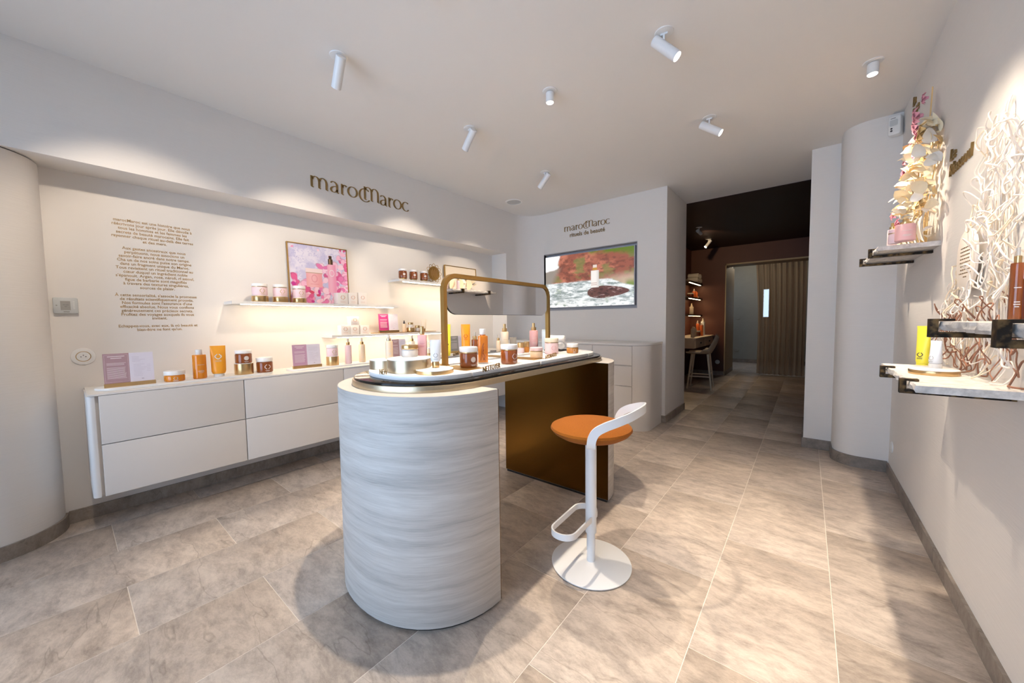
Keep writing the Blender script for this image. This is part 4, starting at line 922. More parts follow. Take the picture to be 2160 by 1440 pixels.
infocard('magenta and white info card on the brass tray', Vector((-3.33, yat(800.5, zt_, -3.33), zt_)), yat(842, zt_, -3.33)-yat(800.5, zt_, -3.33), hgt(Vector((-3.33, yat(820, zt_, -3.33), 0)), 820, 662)-zt_, 'magenta')
c, r, h = put(849, 857, 676, zt_, -3.35); spray('small amber dropper bottle on the brass shelf tray', c, r, h, 'peach', 'ink', 'ink', .28, name='dropper_bottle')
c, r, h = put(858, 875, 690, zt_, -3.35); riser('small brass riser on the brass shelf tray', c, r, h); jar('cream jar with gold lid on the brass shelf tray', c+Vector((0, 0, h)), r*.62, .052, 'cream_glass', 'gold', lidh=.45)
c, r, h = put(876, 886, 686, zt_, -3.34); jar('tiny cream jar between riser and tube on brass tray', c, r, h, 'cream_glass', 'gold', lidh=.45)
c, r, h = put(889, 899, 673, zt_, -3.35); tube('slim cream tube on the brass shelf tray', c, r, h, 'cream', 'gold', .22)
# ------------------------------------------------------------------ shelf C
for xl, xr, yt, n_ in ((841, 859, 566, 'at the shelf end'), (863.5, 881, 568, 'between its twins'), (886, 903, 571, 'beside the filigree rosette')):
    c, r, h = put(xl, xr, 580, zC, -3.30); riser('thin brass disc under the brown shelf jar '+n_, c, r*.85, .014, top='gold'); jar('brown glass jar on the highest niche shelf '+n_, c+Vector((0, 0, .014)), r*.97, hgt(c-Vector((c.x, c.y, 0)).normalized()*r, (xl+xr)/2, yt)-zC-.014, 'amber_jar', lidh=.24, mark='mark_white', kind='star')
a_, b_ = yat(898, zC+.1, -3.36), yat(932, zC+.1, -3.36); rr_ = (b_-a_)/2*.96
t = thing('filigree_rosette', 'round brass filigree rosette ornament on the highest niche shelf', 'ornament', (-3.36, (a_+b_)/2, zC+.0005))
mt = face_mw(*LEFTW, (0, 0, rr_)); 
disc = [(.68*rr_*(1+.06*(i % 2))*math.cos(2*PI*i/48), .68*rr_*(1+.06*(i % 2))*math.sin(2*PI*i/48)) for i in range(48)]
obj('disc', mesh('disc', *xf(PRISM(disc, -.002, .002), mt)), 'gold_dark', t)
for i in range(12):
    q = 2*PI*i/12; pp = [(rr_*(.60), -rr_*.14, 0), (rr_*.82, -rr_*.17, 0), (rr_*.985, 0, 0), (rr_*.82, rr_*.17, 0), (rr_*.60, rr_*.14, 0)]
    obj('petal', mesh('petal', *xf(SWEEP(spline(pp, 5), circ(.0028, 6)), mt @ Matrix.Rotation(q, 4, 'Z'))), 'gold_dark', t)
    pp = [(rr_*.62, -rr_*.07, 0), (rr_*.78, 0, 0), (rr_*.62, rr_*.07, 0)]
    obj('inner_petal', mesh('inner_petal', *xf(SWEEP(spline(pp, 4), circ(.0022, 5)), mt @ Matrix.Rotation(q, 4, 'Z'))), 'gold_dark', t)
for i in range(9):
    x_ = rr_*(-.40+.1*i); hh = rr_*(.25+.2*((i*7) % 3)/2); obj('bar', mesh('bar', *xf(BOX(x_-.003, x_+.003, -hh, hh, .002, .005), mt), smooth=0), 'gold', t)
# ------------------------------------------------------------------ things on the counter
Zs = ZSL
def gz(xl, xr, yt, yb, z=Zs): return fit(xl, xr, yt, yb, z=z)
# risers on the end slab
def outward(p, d): q = Vector((p.x, p.y, 0)).normalized(); return Vector((p.x+q.x*d, p.y+q.y*d, p.z))
def ell(c, a, b_, rz, n=56): return [(c.x+a*math.cos(q)*math.cos(rz)-b_*math.sin(q)*math.sin(rz), c.y+a*math.cos(q)*math.sin(rz)+b_*math.sin(q)*math.cos(rz)) for q in [2*PI*i/n for i in range(n)]]
cB = outward(PZ(864, 788.5, Zs), .125); rzB = math.atan2(cB.y, cB.x); aB, bB = .125, .098
def cut(P):       # keep an outline clear of the big oval riser
    res = []
    for x, y_ in P:
        dx, dy = x-cB.x, y_-cB.y; u = (dx*math.cos(rzB)+dy*math.sin(rzB))/(aB+.0015); v = (-dx*math.sin(rzB)+dy*math.cos(rzB))/(bB+.0015); k = math.hypot(u, v)
        res.append((x, y_) if k >= 1 else (cB.x+dx/k, cB.y+dy/k))
    return res
def riser_poly(label, P, h, mat):
    cx = sum(p[0] for p in P)/len(P); cy = sum(p[1] for p in P)/len(P); Q = [(p[0]-cx, p[1]-cy) for p in P]
    t = thing('display_riser', label, 'riser', (cx, cy, Zs), 0, 'round brass risers')
    obj('drum', mesh('drum', *PRISM(Q, 0, h-.0025)), mat, t); obj('top_disc', mesh('top_disc', *PRISM([(p[0]*.985, p[1]*.985) for p in Q], h-.0025, h)), 'tray', t)
cS = outward(PZ(813, 780, Zs), .075); zr1 = Zs+.044; riser_poly('small round brass riser under the peach dropper bottle', cut(ell(cS, .075, .070, 0)), .044, 'champagne')
zr2 = Zs+.058; riser_poly('tall oval brass riser under the gold lidded jar', ell(cB, aB, bB, rzB), .058, 'champagne')
cLo = outward(PZ(917, 791.5, Zs), .10); zr3 = Zs+.017; riser_poly('low round brass disc riser under the white tube', cut(ell(cLo, .10, .083, math.atan2(cLo.y, cLo.x))), .017, 'gold')
c, r, h = gz(814, 829, 706, 757, zr1); spray('peach dropper bottle with silver cap on brass riser', c, r, h, 'peach', 'champagne', 'clear_cap', .26, 'mark_white', name='dropper_bottle', neck=.6)
c, r, h = gz(848, 882, 727, 753, zr2); jar('cream glass jar with wide gold lid on oval riser', c, r, h, 'cream_glass', 'gold', lidh=.38)
c, r, h = gz(882, 901, 688, 750, zr2)
t = thing('spray_bottle', 'tall pink bottle with gold cap on oval riser', 'bottle', c, toward(c)); bh = h*.71
b_ = obj('body', mesh('body', *PRISM(rrect(-r*.95, r*.95, -r*.98, r*.98, r*.35, 5), 0, bh, bev=.004, bot=.002)), 'pink', t)
obj('collar', mesh('collar', *LATHE([(r*.5, bh), (r*.52, bh+.001), (r*.52, bh+(h-bh)*.42), (0, bh+(h-bh)*.42)], 28)), 'gold', t); obj('nozzle', mesh('nozzle', *LATHE([(r*.40, bh+(h-bh)*.42), (r*.40, h-.002), (r*.36, h), (0, h)], 24)), 'gold', t)
V, Fc, k = [], [], 0
for z_, w in ((.58, .5), (.55, .3), (.48, .55), (.45, .35), (.42, .5)): V += [(r*.95+.0006, -r*w, bh*z_), (r*.95+.0006, r*w, bh*z_), (r*.95+.0006, r*w, bh*z_+.0012), (r*.95+.0006, -r*w, bh*z_+.0012)]; Fc.append([k, k+1, k+2, k+3]); k += 4
obj('print', mesh('print', V, Fc, smooth=0), 'paper_rose', b_)
c, r, h = gz(909, 930, 717, 776, zr3); tube('white tube standing on its gold cap on disc riser', c, r, h, 'tube_white', 'gold', .22, mark='mark_grey', capr=.7, markz=.3)
# front row, first slab
c, r, h = gz(970, 1008, 731, 776); jar('large brown jar with white lid beside the word NETTOYER', c, r, h, 'amber_jar', lidh=.27, mark='mark_white', kind='star', markang=.55, collar='gold')
c, r, h = gz(1008.5, 1030, 693, 767)
t = thing('oil_bottle', 'tall clear bottle of amber oil with white cap', 'bottle', c, toward(c)); bh = h*.80
obj('body', mesh('body', *PRISM(rrect(-r*.97, r*.97, -r*.97, r*.97, r*.5, 5), .006, bh, bev=.005, bot=.002)), 'oil', t)
obj('glass_base', mesh('glass_base', *PRISM(rrect(-r*.97, r*.97, -r*.97, r*.97, r*.5, 5), 0, .0065)), 'clear', t)
obj('sprig', mesh('sprig', *join(*[SWEEP(spline([(r*.975, r*.5*math.sin(k*2.1), bh*.12), (r*.99, r*.35*math.cos(k*1.7), bh*.25), (r*.985, r*.4*math.sin(k*3.), bh*(.40+.1*k)), (r*.985, r*.2, bh*(.5+.12*k))], 5), circ(.0012, 5)) for k in range(3)])), 'amber_dark', t)
obj('neck', mesh('neck', *LATHE([(r*.55, bh), (r*.55, bh+.008), (0, bh+.008)], 24)), 'oil', t)
obj('cap', mesh('cap', *LATHE([(r*.60, bh+.006), (r*.62, bh+.008), (r*.62, h-.002), (r*.58, h), (0, h)], 28)), 'white_plastic', t)
c, r, h = gz(1056, 1092, 726, 768); jar('brown jar with white lid and lettered side in the front row', c, r, h, 'amber', lidh=.27, mark='mark_white', markang=.75, collar='gold')
c, r, h = gz(1118, 1145, 732, 756); jar('low peach glass jar beside the word HYDRATER', c, r, h, 'peach', 'pink_light', lidh=.36, collar='gold')
c, r, h = gz(1149, 1178, 713, 747); jar('tall pale pink jar with blush lid by the mirror post', c, r, h, 'pink_light', 'cream', lidh=.27, mark='pink', collar='gold')
c, r, h = gz(1195, 1220, 724, 745); jar('small honey coloured jar with white lid near counter end', c, r, h, 'honey', 'lid_white', lidh=.42, mark='mark_white', collar='gold')
c, r, h = gz(1117, 1135, 681, 735); spray('pink spray bottle with gold pump behind the peach jar', c, r, h, 'pink', 'gold', 'gold', .29, 'mark_white', neck=.58)
# rear row, behind the mirror line
c, r, h = gz(934, 951, 684, 751); tube('bright yellow tube behind the mirror post', c, r, h, 'yellow', 'yellow', .03, capr=.9, mark='ink', markz=.35)
c, r, h = gz(974, 992, 684, 741); tube('bright orange tube under the counter mirror', c, r, h, 'orange', 'orange', .03, capr=.9, mark='dim_orange', markz=.55)
c, r, h = gz(995, 1009, 700, 741); spray('small brown bottle with clear cap beside the oil bottle', c, r, h, 'amber', 'gold', 'clear_cap', .38, name='dropper_bottle', neck=.62)
c, r, h = gz(1047, 1056, 706, 742); spray('slim peach dropper bottle behind the brown jars', c, r, h, 'peach', 'gold', 'clear_cap', .33, name='dropper_bottle', neck=.62)
c, r, h = gz(1056.5, 1073, 683, 739); spray('cream lotion bottle with gold pump behind the brown jar', c, r, h, 'cream', 'gold', 'gold', .29, 'mark_gold', neck=.62)
c, r, h = gz(1075, 1090, 711, 737); t = thing('glass_tumbler', 'clear glass tumbler behind the brown jar in the front row', 'glass', c, 0)
obj('wall', mesh('wall', *LATHE([(r*.85, 0), (r, h), (r*.95, h), (r*.8, .004), (0, .004)], 24)), 'clear', t)
for xl, xr, yt, yb, n_ in ((1092, 1106, 722, 745, 'pink based glass votive with gold rim by the tumbler'), (1105, 1117, 720, 743, 'amber glass votive with gold rim by the pink bottle')):
    c, r, h = gz(xl, xr, yt, yb); jar(n_, c, r, h, 'pink_light' if 'pink based' in n_ else 'honey', 'gold', lidh=.5, cat='candle', name='votive')
c, r, h = gz(1143, 1160, 695, 737); spray('pale blue bottle behind the far mirror post', c, r, h, 'blue_pale', 'blue_pale', 'blue_pale', .06, name='cosmetic_bottle', neck=.95)
# brush
A = PZ(1034, 741, Zs); t = thing('cosmetic_brush', 'flat black brush lying on the rear slab', 'brush', (A.x, A.y, Zs), .9)
obj('handle', mesh('handle', *tr(PRISM(rrect(0, .05, -.008, .008, .006), 0, .007, bev=.002), 0, 0)), 'ink', t); obj('bristles', mesh('bristles', *PRISM(rrect(.05, .075, -.009, .009, .003), .001, .006)), 'amber_dark', t)
# rolled towels on a dark tray
c0 = PZ(1178, 739, Zs); zt0 = Zs+.006
tray('small dark tray under the rolled white towels', (c0.x-.02, c0.y-.06, Zs+.0002), .15, .15, .0055, 'dark', r=.01)
def towel(name, c, r, L_, rz, label, mat='towel', group='rolled towels on the counter'):
    P = []
    for i in range(70): q = i/69*2*PI*3.2; k = r*(1-.72*(1-i/69)); P.append((0, k*math.cos(q), k*math.sin(q)))
    V, Fc = [], []; n = len(P)
    prof = [(-L_/2, .93), (-L_/2+.006, 1.), (L_/2-.006, 1.), (L_/2, .93)]
    t = thing('rolled_towel', label, 'towel', c, rz, group)
    b_ = LATHE([(r*.80, -L_/2), (r*.94, -L_/2+.003), (r, -L_/2+.010), (r*1.0, 0), (r, L_/2-.010), (r*.94, L_/2-.003), (r*.80, L_/2)], 28)
    obj('roll', mesh('roll', *xf(b_, Matrix.Translation((0, 0, r)) @ Matrix.Rotation(PI/2, 4, 'Y'))), mat, t)
    for sd in (-1, 1):
        sp_ = [(sd*(L_/2+.001), p[1]*.80, r+p[2]*.80) for p in P]
        obj('spiral', mesh('spiral', *SWEEP(sp_, circ(.0022, 5), upv=(1, 0, 0))), mat, t)
    return t
d_ = math.radians(128)
pz_ = c0+Vector((-.02, .012, 0)); pz_.z = zt0
ax = Vector((math.cos(.55), math.sin(.55), 0)); ay = Vector((-ax.y, ax.x, 0))
tr_ = .029
towel('t', pz_+ax*(-tr_)+ay*0, tr_*.98, .10, .55+PI/2, 'rolled white towel lying beside the pale pink jar')
towel('t', pz_+ax*(tr_)+ay*.01, tr_*.98, .10, .55+PI/2, 'rolled white towel lying nearer the honey jar')
towel('t', pz_+Vector((0, 0, tr_*1.70)), tr_*.98, .12, .10, 'rolled white towel laid on top of the other towels')
# ------------------------------------------------------------------ right wall: stone shelves
def stone_shelf(y0, y1, ztop, ybr, label, th=.024, xfr=.290):
    t = thing('stone_shelf', label, 'shelf', (0, y0, ztop), 0, 'stone shelves on the right wall'); rs = random.Random(label)
    P = [(XR-.0005, 0)]
    n = 10
    for i in range(1, n): P.append((XR-(XR-xfr)*i/n, rs.uniform(-.004, .004)))
    n2 = 34
    for i in range(n2+1): P.append((xfr+rs.uniform(-.004, .004), (y1-y0)*i/n2))
    for i in range(n-1, 0, -1): P.append((XR-(XR-xfr)*i/n, (y1-y0)+rs.uniform(-.003, .003)))
    P.append((XR-.0005, y1-y0)); m_ = len(P); V, Fc = [], []
    lv = [(-th, .004), (-th*.66, 0), (-th*.33, 0), (0, .003)]
    for k, (z_, ins) in enumerate(lv):
        for i, p in enumerate(P):
            j = rs.uniform(-.0035, .0035); x_ = p[0]+(ins+j if p[0] < XR-.01 else 0); yy = p[1]+(j*.8 if 0 < i < m_-1 else 0); V.append((min(x_, XR-.0005), yy, z_))
    for k in range(3):
        for i in range(m_): j = (i+1) % m_; Fc.append([k*m_+i, k*m_+j, (k+1)*m_+j, (k+1)*m_+i])
    Fc += [list(range(m_))[::-1], list(range(3*m_, 4*m_))]
    obj('slab', mesh('slab', V, Fc, smooth=25), 'stone', t)
    for yb_ in ybr:
        q = yb_-y0; w = .013
        V_ = join(BOX(xfr-.024, XR-.001, q-w, q+w, -th-.019, -th-.0045), BOX(xfr-.024, xfr-.0075, q-w, q+w, -th-.0045, .001), BOX(xfr-.024, xfr+.022, q-w, q+w, .001, .008))
        obj('bracket', mesh('bracket', *V_, smooth=0), 'bracket', t)
    return t
ZR1, ZR2, ZR3 = 1.578, 1.184, .973
stone_shelf(2.80, 3.56, ZR1, (2.95, 3.40), 'rough stone shelf under the paper flower relief')
stone_shelf(.86, 1.60, ZR2, (1.06, 1.52), 'rough stone shelf carrying the amber bottles', xfr=.288)
stone_shelf(1.755, 2.50, ZR3, (1.865, 2.30), 'rough stone shelf carrying the yellow and white tubes', xfr=.285)
def putx(xl, xr, yt, zb, xw):
    lo, hi = .6, 5.
    def colx(y_): v = Vector((xw, y_, zb))-O; return 1080+F*v.dot(rt)/v.dot(fw)
    for _ in range(50):
        mid = (lo+hi)/2
        if colx(mid) > (xl+xr)/2: lo = mid
        else: hi = mid
    c = Vector((xw, lo, zb)); r = (xr-xl)/2*depth(c)/F; return c, r, hgt(c, (xl+xr)/2, yt)-zb
c, r, h = putx(1932, 2006, 783, ZR3, .389); riser('flat round brass riser on the lowest stone shelf', c, .068, .020); zz = ZR3+.020
c2, r2, h2 = putx(1936, 1961, 688, zz, .385); tube('yellow tube on flat brass riser on stone shelf', c2+Vector((0, .022, 0)), r2*.85, h2, 'yellow', 'yellow', .03, capr=.9, rz=PI+.9, mark='ink', markz=.25)
c2, r2, h2 = putx(1957, 1981, 718, zz, .402); tube('white tube with gold line on flat brass riser', c2+Vector((0, -.025, 0)), r2*.85, h2, 'tube_white', 'lid_white', .16, capr=.95, rz=PI+.6, mark='mark_grey', markz=.25)
c, r, h = putx(1893, 1924, 462, ZR1, .375); t = spray('pink spray bottle with gold cap on the flower shelf', c, r, h, 'pink', 'gold', 'gold', .25, 'mark_white', neck=.55)
c, r, h = putx(1876, 1897, 484, ZR1, .345); jar('pale pink jar in front of the pink flower shelf bottle', c, r*.95, h, 'pink_light', 'pink_light', lidh=.3, collar='gold', mark='pink', markang=.6)
c, r, h = putx(1880, 1895, 463, ZR1, .36); spray('small pink bottle with gold cap behind the pink jar', c+Vector((.0, .10, 0)), r, h, 'pink_light', 'gold', 'gold', .25, neck=.6)
c, r, h = putx(2136, 2160, 585, ZR2, .35); c = c+Vector((0, .02, 0)); spray('slim amber bottle with printed band on the stone shelf', c, r*.8, .16, 'amber', 'gold', 'clear_cap', .2, 'mark_white', name='dropper_bottle')
c, r, h = putx(2146, 2196, 555, ZR2+.0, .372); t = jar('dark amber jar with pale lid on the stone shelf edge', c, r*.85, .115, 'amber_dark', 'pink_light', lidh=.22, mark='mark_white', kind='star', markang=.4)
# wall words
def wallword(txt, y_hi, z_c, size, label, wid):
    me = text_me(txt, size, .004, align='LEFT', shear=.12, line=.9); ex = [v.co.x for v in me.vertices]; me.transform(Matrix.Translation((-min(ex), 0, 0))); k = wid/(max(ex)-min(ex)); me.transform(Matrix.Diagonal((k, 1, 1, 1)))
    return tag(obj('wall_lettering', me, 'letter_gold', mw=face_mw(*RIGHTW, (XR-.0045, y_hi, z_c))), label, 'lettering')
wallword('La\nRose', 3.60, 2.56, .085, 'bronze words La Rose high on the right wall', .17)
wallword('Le\nRhassoul', 2.685, 1.915, .078, 'bronze words Le Rhassoul beside the coral relief', .30)
# oval text plaque
t = thing('oval_plaque', 'cream oval plaque with printed lines on the right wall', 'plaque', (XR, 2.272, 1.418)); P = [(.112*math.copysign(abs(math.cos(q))**.85, math.cos(q)), .121*math.copysign(abs(math.sin(q))**.85, math.sin(q))) for q in [2*PI*i/48 for i in range(48)]]
mt = face_mw(*RIGHTW, (-.0005, 0, 0))
obj('plate', mesh('plate', *xf(PRISM(P, .022, .030, bev=.001), mt)), 'net_white', t)
for y_ in (-.04, .04): obj('spacer', mesh('spacer', *xf(tr(LATHE([(.008, 0), (.008, .022)], 12), 0, y_), mt)), 'gold', t)
V, Fc, k = [], [], 0; rs = random.Random(3)
for i in range(9):
    w = .058+.016*rs.random() if i < 8 else .02; z_ = .050-.0145*i; V += [(-w, z_, .0305), (w, z_, .0305), (w, z_+.0042, .0305), (-w, z_+.0042, .0305)]; Fc.append([k, k+1, k+2, k+3]); k += 4
V2, F2, k = [], [], 0
for v in Fc:
    x0_, x1_ = V[v[0]][0], V[v[1]][0]; z0_, z1_ = V[v[0]][1], V[v[2]][1]; x = x0_
    while x < x1_-.004:
        l_ = .008+.014*rs.random(); e_ = min(x+l_, x1_); V2 += [(x, z0_, .0305), (e_, z0_, .0305), (e_, z1_, .0305), (x, z1_, .0305)]; F2.append([k, k+1, k+2, k+3]); k += 4; x = e_+.004
o_ = obj('print', mesh('print', *xf((V2, F2), mt), smooth=0), 'letter_brown', t); o_['kind'] = 'stuff'
# ------------------------------------------------------------------ coral-like net relief
nr = thing('coral_relief', 'white branching coral-like relief mounted over the lowest stone shelf', 'wall relief', (XR, 2.15, ZR3+.001)); rs = random.Random(11)
YR = 2.15
def far_y(z_):       # apparent far outline on the wall, seen from the room
    return 2.84 if z_ < .20 else (2.84-(z_-.20)/.22*.34 if z_ < .42 else (2.50-(z_-.42)*.55 if z_ < .62 else 2.36))
def ok(y_, z_, d, m_=0.):
    Y = y_+YR; ap = Y*XR/(XR-d)
    if Y < 1.80+.10*max(0, z_-.6) or ap > far_y(z_)-m_ or z_ > .93: return False
    if z_ > .80 and abs(Y-2.14) > .20-(z_-.80)*1.0: return False
    return not (2.135 < Y < 2.41 and .30 < z_ < .59)
nodes_ = []; tries = 0
while len(nodes_) < 190 and tries < 20000:
    tries += 1; y_ = rs.uniform(-.40, .45); z_ = rs.uniform(.03, .92); d = rs.uniform(.010, .016+.085*max(0, .75-z_))
    if ok(y_, z_, d, .03 if z_ < .55 else .06) and (z_ > .11 or d < .028) and all(((y_-a)/.044)**2+((z_-b_)/.064)**2 > 1 for a, b_, d_ in nodes_): nodes_.append((y_, z_, d))
def band(pts_, r, mat, closed):
    pts_ = [Vector((min(p.x, -r-.001), p.y, max(p.z, r+.002))) for p in pts_]
    pts_ = [Vector((min(p.x, -.037), p.y, p.z)) if 2.13 < p.y+YR < 2.412 and .295 < p.z < .595 else p for p in pts_]
    return obj('strand', mesh('strand', *SWEEP(pts_, circ(r, 6, .8), closed=closed, upv=(1, 0, 0))), mat, nr)
for y_, z_, d in nodes_:          # rounded open cells
    k = 7; a0 = rs.uniform(0, 6.28); cp = []
    tilt_ = rs.uniform(-.03, .03)
    for i in range(k):
        q = a0+2*PI*i/k; ry, rz_ = .033*rs.uniform(.7, 1.35), .050*rs.uniform(.7, 1.35); dd = max(.007, d+rs.uniform(-.012, .012)+tilt_*math.sin(q))
        yy, zz_ = y_+ry*math.cos(q)+.25*rz_*math.sin(q)*math.copysign(1, a0-3.1), max(.006, z_+rz_*math.sin(q)); 
        if 2.14 < yy+YR < 2.405 and .305 < zz_ < .585: dd = max(dd, .040)
        cp.append((-dd, yy, zz_))
    mat = 'net_brown' if (z_ < .25 and rs.random() < .62) else ('net_cream' if rs.random() < .22 else 'net_white')
    band(spline(cp, 4, closed=True), rs.uniform(.0020, .0036), mat, True)
for k in range(46):               # long flowing reeds close to the wall
    y_ = rs.uniform(-.34, .40); z0_ = rs.uniform(.006, .30); z1_ = z0_+rs.uniform(.25, .6); cp = []
    for i in range(6):
        z_ = z0_+(z1_-z0_)*i/5; yy = y_*(1-.55*z_)+.012*math.sin(9*z_+k); cp.append((-.006-.004*(k % 3), yy, z_))
    cp = [p for p in cp if ok(p[1], p[2], .008)]
    if len(cp) > 2 and all(abs(a[2]-b_[2]) < .2 for a, b_ in zip(cp, cp[1:])): band(spline(cp, 4), .0024, ('net_cream', 'net_white', 'net_white')[k % 3], False)
# ------------------------------------------------------------------ paper flower relief
pf = thing('paper_flower_relief', 'tall spray of cream and pink paper flowers mounted over stone shelf', 'wall relief', (XR, 3.03, ZR1+.001)); rs = random.Random(5)
def leaf_mesh(L_, w, cup, n=6):
    V, Fc = [], []
    for i in range(n+1):
        s = i/n; ww = w*math.sin(PI*min(.999, s**.8))**.8+.0004; z_ = cup*L_*math.sin(PI*s)*.5; V += [(s*L_, -ww, z_+ww*.35), (s*L_, 0, z_), (s*L_, ww, z_+ww*.35)]
    for i in range(n): k = i*3; Fc += [[k, k+3, k+4, k+1], [k+1, k+4, k+5, k+2]]
    V2 = [(x, y_, z_-.0008) for x, y_, z_ in V]; m_ = len(V); F2 = [[a+m_ for a in f[::-1]] for f in Fc]
    return V+V2, Fc+F2
LM = {}
for nm, L_, w, cu in (('broad', .115, .038, .25), ('slim', .10, .013, .35), ('round', .085, .042, .3)):
    for mt_ in ('paper_cream', 'paper_white', 'paper_gold'):
        me = mesh('leaf', *leaf_mesh(L_, w, cu), smooth=60); me.materials.append(MATS[mt_]); LM[nm, mt_] = me
def half_w(z_): return .30*(1-(z_/.86))**.7+.05
for k in range(900):
    if len(pf.children) > 235: break
    z_ = .03+.60*rs.random()**1.1; hw = half_w(z_); y_ = rs.uniform(-hw, hw)*.95-.02; d_ = rs.uniform(.012, .045+.10*max(0, 1-z_/.62))
    nm = rs.choice(['broad', 'broad', 'round', 'slim', 'slim']); mt_ = rs.choices(['paper_cream', 'paper_white', 'paper_gold'], [.5, .32, .18])[0]
    e = Vector((-rs.uniform(.15, .9), rs.uniform(-1, 1), rs.uniform(-.3, 1))).normalized(); q = e.to_track_quat('X', 'Z').to_matrix().to_4x4() @ Matrix.Rotation(rs.uniform(-1.2, 1.2), 4, 'X'); L_ = .11
    loc = Vector((-d_, y_, z_)); tip = loc+e*L_
    s = rs.uniform(.45, .85); q = q @ Matrix.Scale(s, 4); q.translation = loc; bb = [q @ v.co for v in LM[nm, mt_].vertices]
    if max(p.x for p in bb) > -.002 or min(p.z for p in bb) < .006 or (min(p.x for p in bb) < -.095 and min(p.z for p in bb) < .20): continue
    obj('leaf', LM[nm, mt_], None, pf, mw=q)
def petal_mesh(): return leaf_mesh(.034, .016, .8, 5)
PMs = {}
for mt_ in ('paper_pink', 'paper_rose', 'paper_gold', 'paper_cream'): me = mesh('petal', *petal_mesh(), smooth=60); me.materials.append(MATS[mt_]); PMs[mt_] = me
for y_, z_, s, mt_, d_ in ((-.02, .80, .7, 'paper_pink', .03), (-.03, .71, 1.1, 'paper_pink', .05), (.0, .66, .9, 'paper_pink', .06), (-.05, .60, .9, 'paper_rose', .04), (-.20, .56, 1.15, 'paper_gold', .05), (.13, .62, .8, 'paper_pink', .05), (.20, .55, .9, 'paper_pink', .06), (.23, .48, 1., 'paper_rose', .06), (.16, .36, .8, 'paper_rose', .06), (-.14, .44, .8, 'paper_gold', .04), (.36, .27, .9, 'paper_rose', .08), (-.2, .20, 1.1, 'paper_gold', .04), (-.06, .5, .8, 'paper_pink', .06), (.30, .20, .7, 'paper_rose', .08), (-.12, .63, .7, 'paper_cream', .04)):
    fl_ = obj('blossom', mesh('blossom', *LATHE([(0, -.006), (.006, -.004), (.007, .004), (0, .008)], 10)), mt_, pf)
    e = Vector((-1, rs.uniform(-.5, .5), rs.uniform(-.2, .5))).normalized(); q = e.to_track_quat('Z', 'Y').to_matrix().to_4x4() @ Matrix.Scale(s*1.45, 4); q.translation = (-max(d_, .053*s), y_, z_); fl_.matrix_local = q
    for ring, (n_, tl_, sc_) in enumerate(((7, .25, 1.), (6, .75, .8), (4, 1.15, .6))):
        for i in range(n_):
            pm_ = Matrix.Rotation(2*PI*i/n_+ring*.4, 4, 'Z') @ Matrix.Rotation(-tl_, 4, 'Y') @ Matrix.Scale(sc_, 4); pm_.translation = (0, 0, -.002); obj('petal', PMs[mt_], None, fl_, mw=pm_)
for y_, z1_ in ((-.02, .85), (-.12, .66), (.12, .66), (.22, .60), (-.2, .5), (.05, .5), (.3, .34)):
    pts_ = spline([(-.02, y_*.25, .006), (-.03, y_*.6, z1_*.4), (-.02, y_, z1_)], 8); obj('stem', mesh('stem', *SWEEP(pts_, circ(.0028, 6))), 'paper_gold', pf)
# paper wrap at the foot
for i in range(6):
    y0_ = -.19+.07*i; w = .045; V_ = []
    me = mesh('paper_wrap', *xf(leaf_mesh(.17, w, .12), Matrix.Translation((-.050-.025*(i % 2), y0_, .004)) @ face_mw((0, 0, 1), (0, 1, 0), (-1, 0, 0), (0, 0, 0))), smooth=60); obj('paper_wrap', me, 'paper_cream' if i % 2 else 'paper_white', pf)
# ------------------------------------------------------------------ back room
XBk = -2.0
for i, (z_, lab) in enumerate(((1.945, 'dark lit wall shelf carrying stacked towels in the back room'), (1.635, 'dark lit wall shelf carrying orange bottles in the back room'), (1.29, 'dark lit wall shelf closest above the dressing table'))):
    t = thing('back_room_shelf', lab, 'shelf', (XBk, 7.3, z_), 0, 'dark shelves in the back room'); obj('board', mesh('board', *BOX(.0005, .235, 0, 1.44, -.03, 0), smooth=0), 'dark_shelf', t); obj('light_strip', mesh('light_strip', *BOX(.19, .215, .45, 1.36, -.034, -.0302), smooth=0), 'led_back', t)
zt0 = 1.945
for i, (x_, y_, k) in enumerate(((-1.84, 8.20, 0), (-1.84, 8.302, 0), (-1.84, 8.404, 0), (-1.84, 8.506, 0), (-1.84, 8.251, 1), (-1.84, 8.455, 1))):
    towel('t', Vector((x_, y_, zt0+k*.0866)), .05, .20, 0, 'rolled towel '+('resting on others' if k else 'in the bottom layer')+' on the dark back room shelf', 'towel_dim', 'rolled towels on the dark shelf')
def bp_(px, py, xw): return PX(px, py, xw)
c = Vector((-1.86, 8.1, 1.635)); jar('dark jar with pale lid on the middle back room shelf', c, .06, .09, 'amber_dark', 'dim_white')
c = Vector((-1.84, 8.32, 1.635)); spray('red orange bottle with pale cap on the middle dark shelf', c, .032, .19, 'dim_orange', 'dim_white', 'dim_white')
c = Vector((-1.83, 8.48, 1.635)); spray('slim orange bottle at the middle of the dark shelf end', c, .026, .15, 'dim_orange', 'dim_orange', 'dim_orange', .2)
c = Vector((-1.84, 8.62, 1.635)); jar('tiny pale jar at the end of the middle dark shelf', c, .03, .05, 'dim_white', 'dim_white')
c = Vector((-1.86, 8.2, 1.29)); spray('single tan bottle on the lowest back room shelf', c, .04, .23, 'shell', 'shell', 'shell', .3)
